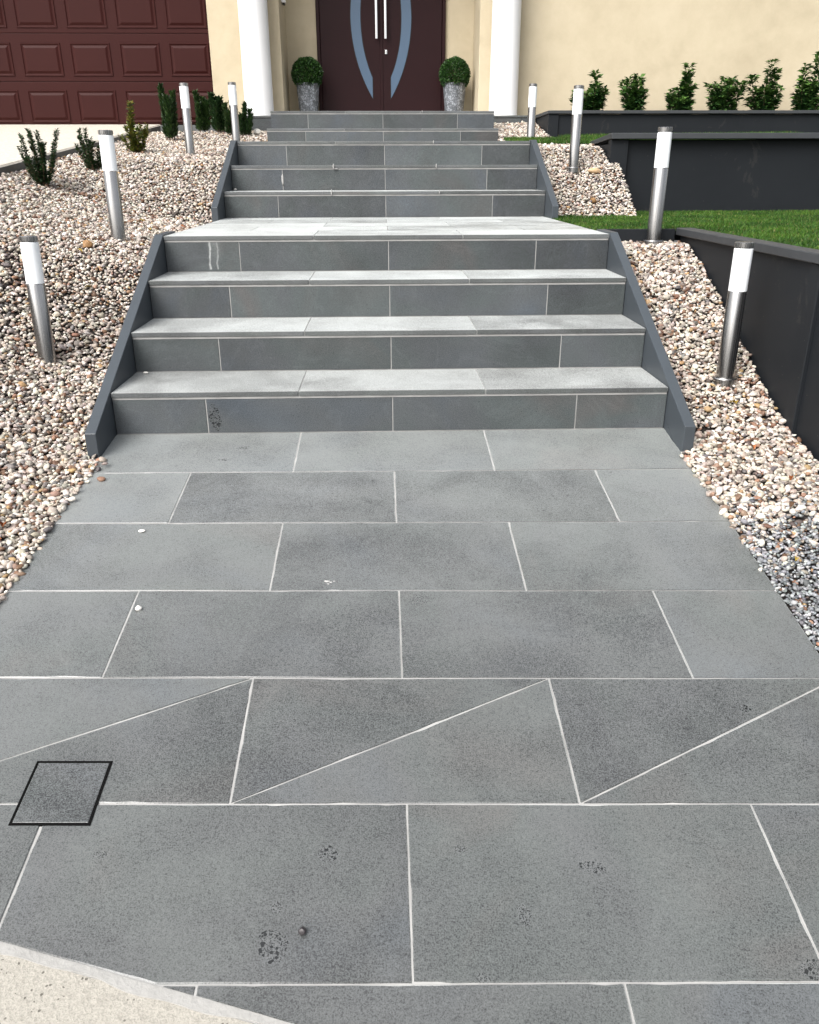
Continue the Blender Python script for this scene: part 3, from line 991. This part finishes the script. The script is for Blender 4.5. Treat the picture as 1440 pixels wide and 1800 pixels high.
st = .0158
p = np.concatenate([jitter(-2.63, -HW + .014, 2.2, LEDGE_Y - .01, st), jitter(-1.8, -HW + .014, -2.25, 2.2, .0138), jitter(-2.63, -1.8, -2.25, 2.2, .0165)])
ok = (p[:, 0] < -HW + .008 + .008 * np.sin(p[:, 1] * 31) * np.sin(p[:, 1] * 13)) & (p[:, 0] > -2.645) & (p[:, 1] < LEDGE_Y)
strg = ((p[:, 1] > -.25) & (p[:, 1] < 1.46)) | ((p[:, 1] > 2.77) & (p[:, 1] < 3.93))
ok &= ~(strg & (p[:, 0] > -HW - .058))
ok &= p[:, 1] > np.array([line_y(max(x, -1.9)) for x in p[:, 0]]) + .02
p = p[ok]
near = (p[:, 1] < .8) & (p[:, 0] > -1.72)
for nm, sel, sub in (("a", near, 2), ("b", ~near, 1)):
    q = p[sel]
    if sub == 1:
        far = (q[:, 0] < -2.0) & (q[:, 1] < .6)                # outside the view: fewer
        q = q[~far | (rng.random(len(q)) < .35)]
    o = scatter("pebbles", q, vec(left_bed, q), np.where((q[:, 1] < 2.2) & (q[:, 0] > -1.8), .0202, .0228), sub, PALE)
    tag(o, "cream and brown river pebbles covering the bank left of the stairs" if sub == 1 else "cream and brown river pebbles heaped beside the path at lower left", "pebbles", kind="stuff")

p = jitter(HW - .01, 1.715, -2.2, 1.535, .0142)
ok = (p[:, 0] > HW - .006) & (p[:, 0] < 1.70) & (p[:, 1] < 1.53)
strg = (p[:, 1] > -.25) & (p[:, 1] < 1.46)
ok &= ~(strg & (p[:, 0] < HW + .058))
ok &= p[:, 1] > np.array([line_y(x) for x in p[:, 0]]) + .03
p = p[ok]
blend = p[:, 1] + rng.normal(0, .17, len(p)) - (p[:, 0] - 1.2) * .35
grey = blend < -.93
q = p[~grey]
tag(scatter("pebbles", q, vec(right_bed, q), .0202, 2, PALE, tint=.24), "cream river pebbles filling the strip right of the lower steps", "pebbles", kind="stuff")
q = jitter(HW - .006, 1.715, -2.7, -.6, .0105)
bl = q[:, 1] + rng.normal(0, .16, len(q)) - (q[:, 0] - 1.2) * .35
q = q[(bl < -.88) & (q[:, 0] > HW - .003) & (q[:, 0] < 1.7)]
q = q[q[:, 1] > np.array([line_y(x) for x in q[:, 0]]) + .03]
tag(scatter("gravel", q, vec(right_bed, q) + .004, .0145, 1, GREY, tint=.07), "blue-grey crushed gravel beside the path at lower right", "gravel", kind="stuff")
p = jitter(HW + .06, 1.93, 3.02, 4.6, st)
ok = ~((p[:, 0] > 1.85) & (p[:, 1] > 3.82)) & (p[:, 1] > 3.11 + .05 * np.sin(p[:, 0] * 19)) & ~((p[:, 1] > 3.93) & (p[:, 0] < HW + .01))
p = p[ok]
tag(scatter("pebbles", p, vec(mid_bed, p), .0232, 1, PALE, tint=.18), "cream pebbles on the slope right of the middle flight", "pebbles", kind="stuff")
p = jitter(HW + .01, 1.765, 5.4, LEDGE_Y - .01, st)
tag(scatter("pebbles", p, vec(top_bed, p), .0232, 1, PALE, tint=.18), "cream pebbles between the top steps and the planter wall", "pebbles", kind="stuff")
# strays rolled onto the path edge
p = np.array([(-1.175, -.27), (-1.182, -.33), (-1.165, -.36), (-1.18, -.42), (-1.15, -.33), (-1.172, -.47), (-1.185, -.55), (-1.13, -.45), (-1.18, -.62), (1.178, -.3), (1.185, -.37), (1.19, -.45), (1.182, -.6)])
tag(scatter("pebbles", p, np.array([fz(x, y) + .006 for x, y in p]), .026, 2, PALE, tint=.1), "few stray pebbles rolled onto the edges of the path", "pebbles", kind="stuff")

# ------------------------------------------------------------------ lawns
def lawn1_z(x, y): return .728
def lawn2_z(x, y): return 1.288 + max(0, y - 4.6) * .072 + max(0, x - 1.9) * .01
tag(sheet("lawn", [HW + .001, 1.6], [1.565, 2.4, 3.4], lawn1_z, M["turf"]), kind="structure")
tag(sheet("lawn", [1.6, 1.772], [1.537, 2.4, 3.89], lawn1_z, M["turf"]), kind="structure")
tag(sheet("lawn", [1.772, 4, 7], [-1.6, 1.6, 3.89], lawn1_z, M["turf"]), kind="structure")
tag(sheet("upper_lawn", [HW + .001, 1.78, 1.9], [4.55, 5.4], lambda x, y: lawn2_z(x, y) - .005, M["turf"]), kind="structure")
tag(sheet("upper_lawn", [1.78, 1.9], [5.4, 5.8, 6.2], lambda x, y: lawn2_z(x, y) - .005, M["turf"]), kind="structure")
tag(sheet("upper_lawn", [1.9, 4, 7], [3.92, 4.6, 5.4, 6.2], lambda x, y: lawn2_z(x, y) - .005, M["turf"]), kind="structure")
def grass(name, pts, zs, hgt, wid, label):
    n = len(pts)
    yaw = rng.uniform(0, 2 * np.pi, n)
    h_ = hgt * rng.uniform(.55, 1.15, n)
    lean = rng.normal(0, .45, (n, 2)) * h_[:, None]
    w = wid * rng.uniform(.7, 1.2, n) * .5
    d = np.stack([np.cos(yaw), np.sin(yaw)], 1) * w[:, None]
    b0 = np.concatenate([pts - d, zs[:, None] - .004], 1); b1 = np.concatenate([pts + d, zs[:, None] - .004], 1)
    m = pts + lean * .35
    m0 = np.concatenate([m - d * .8, (zs + h_ * .55)[:, None]], 1); m1 = np.concatenate([m + d * .8, (zs + h_ * .55)[:, None]], 1)
    t = np.concatenate([pts + lean, (zs + h_)[:, None]], 1)
    V = np.stack([b0, b1, m1, m0, t], 1).reshape(-1, 3)
    f = np.array([(0, 1, 2), (0, 2, 3), (3, 2, 4)])
    F = (f[None] + (np.arange(n) * 5)[:, None, None]).reshape(-1, 3)
    pal = np.array([(.034, .100, .010), (.050, .135, .014), (.024, .070, .009), (.072, .150, .020), (.040, .115, .012)])
    c = pal[rng.integers(0, 5, n)] * rng.uniform(.75, 1.2, n)[:, None]
    patch = .85 + .25 * np.sin(pts[:, 0] * 7.3 + np.sin(pts[:, 1] * 5.1)) * np.sin(pts[:, 1] * 6.7 + 1.3) + .12 * np.sin(pts[:, 0] * 29) * np.sin(pts[:, 1] * 23)
    c = c * patch[:, None] + np.array((.012, .006, .0))[None] * (patch > .95)[:, None]
    dry = rng.random(n) < .06
    c = np.where(dry[:, None], np.array((.16, .15, .05)), c)
    o = link(name, raw_mesh(name, V, F, np.repeat(c, 5, 0), M["blade"]))
    tag(o, label, "grass", kind="stuff")
pp = [jitter(HW + .004, 1.78, 1.575, 3.4, .0095), jitter(1.78, 4.3, -.4, 3.885, .0105)]
p = np.concatenate(pp)
p = p[~((p[:, 0] < 1.86) & (p[:, 1] > 3.24 + .1 * np.sin(p[:, 0] * 23)))]
p = p[(p[:, 0] > HW + .002) & (p[:, 1] < 3.885) & ((p[:, 0] > 1.78) | (p[:, 1] > 1.57))]
grass("grass", p, vec(lawn1_z, p), .021, .0040, "short deep green turf of the lower lawn behind the charcoal cap")
p = np.concatenate([jitter(HW + .004, 1.9, 4.5, 5.45, .0105), jitter(1.9, 4.4, 3.93, 6.18, .0150)])
grass("grass", p, vec(lawn2_z, p), .034, .0046, "thin strip of turf on the upper lawn under the planter wall")

# ------------------------------------------------------------------ bollard lights
def bollard():
    root = empty("bollard_light")
    bm = bmesh.new()
    lathe(bm, [(.058, -.03), (.058, .006), (.055, .010), (.041, .0105)], 40)
    auto_smooth(from_bm("base_plate", bm, M["steel"], root), 30)
    bm = bmesh.new()
    lathe(bm, [(.0395, -.03), (.0395, .388), (.0375, .392)], 48)
    auto_smooth(from_bm("post", bm, M["steel"], root), 30)
    bm = bmesh.new()
    lathe(bm, [(.0365, .393), (.0395, .3945), (.0395, .572), (.036, .574)], 48)
    auto_smooth(from_bm("diffuser", bm, M["opal"], root), 30)
    bm = bmesh.new()
    lathe(bm, [(.030, .5745), (.037, .5755), (.037, .580), (.0395, .581), (.0395, .597), (.036, .600), (.0, .6005)], 48, cap=False)
    auto_smooth(from_bm("cap", bm, M["steel"], root), 30)
    return root
def copy_tree(o, parent=None):
    c = o.copy(); COL.objects.link(c)
    if parent: c.parent = parent
    for ch in o.children: copy_tree(ch, c)
    return c
BOL = [(1.533, .224, .164, 0, 0, "steel bollard light with exposed base plate beside the right retaining wall, closest to the path"),
       (1.534, 1.47, .672, 0, 0, "steel bollard light in front of the low edging board beside the lawn"),
       (1.532, 3.70, 1.074, 0, 0, "steel bollard light on the pebble slope right of the middle flight"),
       (1.468, 5.45, 1.244, 0, 0, "steel bollard light by the top steps in front of the right white column"),
       (-1.632, .478, .186, .3, -1.2, "steel bollard light on the pebble bank left of the lower steps, nearest the viewer"),
       (-1.545, 1.545, .664, .2, .5, "steel bollard light left of the pale landing, in front of a small dark shrub"),
       (-1.79, 4.86, 1.195, .2, .3, "steel bollard light among the upright shrubs before the garage door"),
       (-1.50, 5.75, 1.283, .2, .2, "steel bollard light behind the dark shrubs beside the left white column")]
proto = bollard()
for i, (x, y, z, tx, ty, lb) in enumerate(BOL):
    o = proto if i == 0 else copy_tree(proto)
    o.location = (x, y, z)
    o.rotation_euler = (math.radians(tx), math.radians(ty), random.uniform(0, 6))
    tag(o, lb, "bollard light", "steel bollard lights along the stairs")

# ------------------------------------------------------------------ plants
def leaf_mesh(name, pos, dirs, ups, lens, wids, cols, parent):
    """folded pointed leaves: 5 verts, 4 triangles each"""
    n = len(pos)
    dirs = dirs / np.linalg.norm(dirs, axis=1, keepdims=True)
    side = np.cross(dirs, ups); side /= np.maximum(np.linalg.norm(side, axis=1, keepdims=True), 1e-6)
    nor = np.cross(side, dirs)
    L, W = lens[:, None], wids[:, None]
    b = pos
    m = pos + dirs * L * .5 + nor * L * .05
    l_ = pos + dirs * L * .45 + side * W * .5 + nor * W * .22
    r_ = pos + dirs * L * .45 - side * W * .5 + nor * W * .22
    t = pos + dirs * L - nor * L * .10
    V = np.stack([b, l_, m, r_, t], 1).reshape(-1, 3)
    f = np.array([(0, 2, 1), (0, 3, 2), (1, 2, 4), (2, 3, 4)])
    F = (f[None] + (np.arange(n) * 5)[:, None, None]).reshape(-1, 3)
    o = link(name, raw_mesh(name, V, F, np.repeat(cols, 5, 0), M["leaf"]), None, parent)
    return o
def tube_bm(bm, pts, rads, seg=5):
    rings = []
    for i, (p, r) in enumerate(zip(pts, rads)):
        d = Vector(pts[min(i + 1, len(pts) - 1)]) - Vector(pts[max(i - 1, 0)])
        d.normalize()
        a = d.orthogonal().normalized(); b = d.cross(a)
        rings.append([bm.verts.new(Vector(p) + a * r * math.cos(2 * math.pi * k / seg) + b * r * math.sin(2 * math.pi * k / seg)) for k in range(seg)])
    for A, B in zip(rings[:-1], rings[1:]):
        for k in range(seg): bm.faces.new((A[k], A[(k + 1) % seg], B[(k + 1) % seg], B[k]))
def shrub(name, loc, stems, leaf_len, leaf_w, dens, pal, label, group, tipcol=None, updir=.6, basef=.15):
    """stems: list of (lean x, lean y, height, spread)"""
    root = empty(name, loc)
    tag(root, label, "shrub", group)
    bm = bmesh.new()
    P, D, C, Ls = [], [], [], []
    for (lx, ly, h_, sp) in stems:
        pts = []
        n = 7
        wob = (random.uniform(-.02, .02), random.uniform(-.02, .02))
        for i in range(n):
            t = i / (n - 1)
            pts.append((lx * (basef + (1 - basef) * t ** .8) + wob[0] * math.sin(3 * t), ly * (basef + (1 - basef) * t ** .8) + wob[1] * math.sin(3 * t), h_ * t - .01))
        tube_bm(bm, pts, [.0055 * (1 - .75 * i / (n - 1)) for i in range(n)])
        cnt = int(dens * h_)
        for q in range(cnt):
            t = random.uniform(.10, 1.0)
            i = min(int(t * (n - 1)), n - 2); fr = t * (n - 1) - i
            base = [pts[i][k] + (pts[i + 1][k] - pts[i][k]) * fr for k in range(3)]
            az = random.uniform(0, 2 * math.pi)
            rr = sp * random.uniform(0, 1) ** .7 * (1.0 - .45 * t)
            P.append((base[0] + math.cos(az) * rr, base[1] + math.sin(az) * rr, base[2] + random.uniform(-.01, .01)))
            e = updir + random.uniform(-.5, .5)
            D.append((math.cos(az), math.sin(az), e))
            c = random.choice(pal)
            k_ = random.uniform(.7, 1.25)
            if tipcol and t > .8 and random.random() < .6: c = tipcol
            C.append([v * k_ for v in c])
            Ls.append(leaf_len * random.uniform(.6, 1.2))
    from_bm("stem", bm, M["twig"], root)
    P, D, C, Ls = np.array(P), np.array(D), np.array(C), np.array(Ls)
    up = np.tile(np.array((0, 0, 1.0)), (len(P), 1)) + rng.normal(0, .35, (len(P), 3))
    leaf_mesh("foliage", P, D, up, Ls, Ls * leaf_w, C, root)
    return root
DARK = [(.018, .044, .014), (.026, .060, .018), (.036, .080, .022), (.012, .032, .011)]
GOLD = [(.12, .15, .020), (.17, .19, .03), (.07, .10, .018), (.05, .08, .02), (.2, .17, .035)]
CONI = [(.018, .045, .012), (.026, .06, .014), (.040, .075, .018), (.012, .032, .009)]
def upright(n, rad, h0, h1, sp):
    out = []
    for k in range(n):
        a = 2 * math.pi * k / n + random.uniform(-.4, .4)
        r = rad * math.sqrt(random.uniform(.05, 1))
        out.append((r * math.cos(a), r * math.sin(a), random.uniform(h0, h1), sp))
    return out
GL = "shrubs on the left pebble bank"
def LB_(x, y): return (x, y, left_bed(x, y))
shrub("shrub", LB_(-2.42, 2.86), upright(12, .15, .18, .38, .011), .024, .5, 1150, DARK, "dark green low shrub with upright sprigs by the driveway edge, furthest left", GL)
shrub("shrub", LB_(-2.27, 3.55), upright(9, .12, .16, .32, .011), .024, .5, 1150, DARK, "dark shrub half hidden behind the white lamp of the second left bollard", GL)
shrub("shrub", LB_(-2.25, 4.74), [(0.0, 0, .43, .02), (-.03, .02, .34, .02)] + upright(9, .14, .15, .27, .018), .036, .5, 700, GOLD, "golden green shrub with yellow tips on the pebble bank", GL)
shrub("shrub", LB_(-2.22, 5.98), [(-.05, 0, .52, .028), (.06, .02, .46, .03), (0, -.03, .42, .03), (-.03, .05, .36, .03), (.04, -.05, .38, .03)], .045, .36, 1900, CONI, "tall upright dark conifer shrub in front of the garage door", GL, updir=1.6, basef=.6)
shrub("shrub", LB_(-2.07, 6.86), [(-.03, 0, .42, .03), (.05, .02, .36, .03), (.0, -.04, .30, .03), (.10, 0, .33, .025)], .045, .38, 1800, CONI, "olive upright shrub just right of the third left bollard", GL, updir=1.5, basef=.6)
shrub("shrub", LB_(-1.86, 6.80), [(-.05, 0, .40, .03), (.04, .02, .36, .035), (.0, -.04, .32, .035), (.09, 0, .30, .03), (.0, .05, .36, .03)], .045, .4, 1700, DARK, "dark bushy shrub against the cream wall beside the garage opening", GL, updir=1.3, basef=.5)
shrub("shrub", LB_(-1.69, 6.6), [(-.05, 0, .30, .025), (.03, .02, .34, .028), (.0, -.04, .24, .03)], .042, .4, 1600, CONI, "small dark shrub directly left of the left column's bollard", GL, updir=1.3, basef=.5)
shrub("shrub", LB_(-1.53, 6.52), [(.03, 0, .33, .022), (.07, .02, .27, .022), (-.02, -.03, .22, .025)], .042, .4, 1500, DARK, "small dark shrub right of the left column's bollard", GL, updir=1.3, basef=.5)

GR = "shrubs in the planter against the cream wall"
BROAD = [(.024, .068, .018), (.036, .092, .021), (.050, .118, .026), (.016, .048, .014), (.070, .145, .032)]
def bushy(n, rad, h, skew=0.0):
    out = []
    for k in range(n):
        a = 2 * math.pi * k / n + random.uniform(-.5, .5)
        r = rad * random.uniform(.25, 1)
        out.append((r * math.cos(a), r * .8 * math.sin(a), h * random.uniform(.55, 1.0) * (1 - .2 * r / rad), .045))
    return out
PL = [(2.36, [(.04, 0, .50, .03)] + bushy(13, .22, .46), "wide bushy shrub leftmost in the planter, behind the white lamp head"),
      (2.87, bushy(9, .16, .54), "narrow upright shrub second along the planter"),
      (3.40, [(.05, 0, .58, .03), (.06, .02, .50, .03)] + bushy(11, .20, .42), "shrub with one tall central leader third along the planter"),
      (3.87, bushy(13, .21, .50), "round bushy shrub with bright leaves fourth along the planter"),
      (4.38, [(.0, 0, .62, .035), (.06, .02, .52, .035), (-.2, 0, .46, .03)] + bushy(9, .20, .42), "loose tall shrub with separate side stems fifth along the planter"),
      (4.86, [(.05, 0, .70, .035), (-.08, 0, .58, .035)] + bushy(11, .21, .50), "tallest shrub cut by the right edge of the photo")]
for x, st_, lb in PL:
    shrub("shrub", (x, 6.8, 1.588), st_, .078, .46, 420, BROAD, lb, GR, tipcol=(.075, .15, .03), updir=.35)

# potted box balls beside the doors
def topiary(x, label):
    root = empty("potted_topiary", (x, 7.80, PORCH_Z))
    tag(root, label, "potted plant", "potted box balls beside the entry doors")
    bm = bmesh.new()
    lathe(bm, [(.098, .001), (.104, .004), (.112, .05), (.130, .26), (.141, .385), (.147, .388), (.147, .402), (.138, .404), (.134, .36), (.132, .355)], 40, cap=False)
    bm.faces.new(bm.verts[:40][::-1])
    auto_smooth(from_bm("pot", bm, M["pot"], root), 30)
    bm = bmesh.new()
    lathe(bm, [(.131, .355), (.08, .37), (.0, .375)], 24, cap=False)
    from_bm("soil", bm, M["soil"], root)
    bm = bmesh.new()
    tube_bm(bm, [(0, 0, .36), (.004, 0, .44), (0, 0, .52)], [.012, .011, .010], 8)
    for k in range(10):
        a = k * 2.4
        tube_bm(bm, [(0, 0, .44), (.06 * math.cos(a), .06 * math.sin(a), .50 + .012 * (k - 4)), (.09 * math.cos(a), .09 * math.sin(a), .50 + .016 * (k - 4))], [.006, .005, .003], 5)
    from_bm("stem", bm, M["twig"], root)
    n = 9000
    d = rng.normal(size=(n, 3)); d /= np.linalg.norm(d, axis=1, keepdims=True)
    lob = 1 + .03 * np.sin(d[:, 0] * 9 + x) * np.sin(d[:, 2] * 8) + .02 * np.sin(d[:, 1] * 14)
    rr = .176 * lob * (1 - np.abs(rng.normal(0, .14, n)) * (rng.random(n) < .75))
    P = d * rr[:, None] + np.array((0, 0, .50))
    D = d * .8 + rng.normal(0, .55, (n, 3)) + np.array((0, 0, .25))
    U = rng.normal(size=(n, 3)) + np.array((0, 0, .8))
    pal = np.array([(.022, .062, .014), (.034, .092, .018), (.052, .128, .026), (.014, .040, .010)])
    c = pal[rng.integers(0, 4, n)] * rng.uniform(.7, 1.25, n)[:, None]
    leaf_mesh("foliage", P, D, U, .026 * rng.uniform(.7, 1.2, n), .014 * rng.uniform(.8, 1.2, n), c, root)
topiary(-.908, "clipped box ball in a grey mosaic pot left of the maroon doors")
topiary(.893, "clipped box ball in a grey mosaic pot right of the maroon doors")

# ------------------------------------------------------------------ small loose things
def rock(name, loc, r, mat, label, cat, group=None, rot=0):
    bm = bmesh.new()
    bmesh.ops.create_icosphere(bm, subdivisions=3, radius=1)
    pl = [(Vector((random.gauss(0, 1), random.gauss(0, 1), random.gauss(0, 1))).normalized(), random.uniform(.6, .9)) for _ in range(9)]
    for v in bm.verts:
        for d, lim in pl:
            s = v.co.dot(d)
            if s > lim: v.co -= d * (s - lim) * .85
        v.co = Vector((v.co.x * r[0], v.co.y * r[1], v.co.z * r[2]))
    o = from_bm(name, bm, mat, None, True)
    o.location = loc; o.rotation_euler = (0, 0, rot)
    tag(o, label, cat, group)
    return o
rock("rock", (-1.66, 1.34, left_bed(-1.66, 1.34) + .022), (.032, .025, .026), M["rock_brown"], "brown lump of rock lying on the pebbles left of the second left bollard", "rock")
rock("rock", (1.70, 3.66, mid_bed(1.7, 3.66) + .02), (.06, .035, .024), M["rock_tan"], "flat tan rock beside the bollard right of the middle flight", "rock", None, .3)
rock("rock", (1.62, 3.30, mid_bed(1.62, 3.30) + .02), (.028, .024, .022), M["rock_brown"], "small ochre rock in the pebbles above the lower lawn edge", "rock")
wp = simple("white_pebble", (.75, .73, .68), .5, noise=(60, .1))
dp = simple("black_pebble", (.02, .016, .018), .4, noise=(60, .3))
def on_path(x, y, h): return (x, y, fz(x, y) + h)
rock("pebble", on_path(-.776, -1.271, .006), (.011, .010, .008), wp, "white pebble on the joint at the left of the third slab row", "pebble")
rock("pebble", on_path(-.876, -.834, .004), (.012, .008, .005), wp, "tiny white pebble near the left end of the second joint line", "pebble")
rock("pebble", on_path(-.213, -2.257, .006), (.0085, .009, .007), dp, "small black pebble on the large slab near the street edge", "pebble")
rock("pebble", (-1.14, .35, .184 + .006), (.012, .008, .006), wp, "white pebble on the lowest tread beside the left side board", "pebble")
rock("pebble", (-1.17, 3.44, 4 * RI1 + RI2 + .009), (.012, .010, .009), wp, "white pebble on a middle-flight tread by the left side board", "pebble")
rock("pebble", (-1.40, 6.60, 1.475), (.04, .03, .03), wp, "large white stone on the pebbles under the left porch ledge", "pebble")

# thin pale droppings and scuffs: dried splashes of grout on the slabs
def splash(pts, label):
    bm = bmesh.new()
    for (x, y, r) in pts:
        n = 9
        vs = [bm.verts.new((x + r * random.uniform(.6, 1.2) * math.cos(2 * math.pi * k / n), y + r * random.uniform(.5, .9) * math.sin(2 * math.pi * k / n), 0)) for k in range(n)]
        for v in vs: v.co.z = fz(v.co.x, v.co.y) + .0006
        c = bm.verts.new((x, y, fz(x, y) + .0022))
        for k in range(n): bm.faces.new((vs[k], vs[(k + 1) % n], c))
    o = from_bm("grout_splash", bm, M["grout"])
    tag(o, label, "grout splash")
splash([(-.226, -1.129, .010), (-.213, -1.134, .006), (-.203, -1.128, .004), (-.220, -1.143, .005)], "white dried splash in the middle of the third slab row")

# dry leaves lying among the pebbles
lm = [simple("dry_leaf_rust", (.30, .10, .03), .7, noise=(60, .4)), simple("dry_leaf_brown", (.13, .07, .035), .7, noise=(60, .4)), simple("dry_leaf_yellow", (.42, .30, .06), .7, noise=(60, .3))]
lab = ["curled rusty dry leaf lying on cream pebbles", "curled brown dry leaf lying on cream pebbles", "yellowed dry leaf lying on pebbles"]
def dry_leaf_mesh(mat):
    bm = bmesh.new()
    n = 6
    L, W = 1.0, .5
    rows_ = []
    for i in range(n + 1):
        t = i / n
        w = W * math.sin(math.pi * min(1, t * .97 + .02)) ** .8 * .5
        z = .22 * math.sin(math.pi * t)
        rows_.append([bm.verts.new((t - .5, -w, z + w * .5)), bm.verts.new((t - .5, 0, z)), bm.verts.new((t - .5, w, z + w * .5))])
    for a, b in zip(rows_[:-1], rows_[1:]):
        for k in range(2): bm.faces.new((a[k], a[k + 1], b[k + 1], b[k]))
    bmesh.ops.solidify(bm, geom=bm.faces[:], thickness=.015)
    me = bpy.data.meshes.new("fallen_leaf"); bm.to_mesh(me); bm.free(); me.materials.append(mat)
    return me
meshes = [dry_leaf_mesh(m) for m in lm]
for k in range(46):
    j = random.choice((0, 0, 1, 1, 1, 2))
    if k < 30:
        x = random.uniform(-1.75, -1.27); y = random.uniform(-1.0, 2.6); z = left_bed(x, y)
    else:
        x = random.uniform(1.30, 1.66); y = random.uniform(-1.1, 1.3); z = right_bed(x, y)
    o = bpy.data.objects.new("fallen_leaf", meshes[j]); COL.objects.link(o)
    o.location = (x, y, z + .016)
    s = random.uniform(.026, .046)
    o.scale = (s, s, s)
    o.rotation_euler = (random.uniform(-.5, .5), random.uniform(-.4, .4), random.uniform(0, 6.28))
    sd_ = "on the bank left of the stairs" if k < 30 else "in the strip right of the steps"
    tag(o, lab[j] + " " + sd_, "dry leaf", "dry %s leaves %s" % (("rusty", "brown", "yellow")[j], sd_))
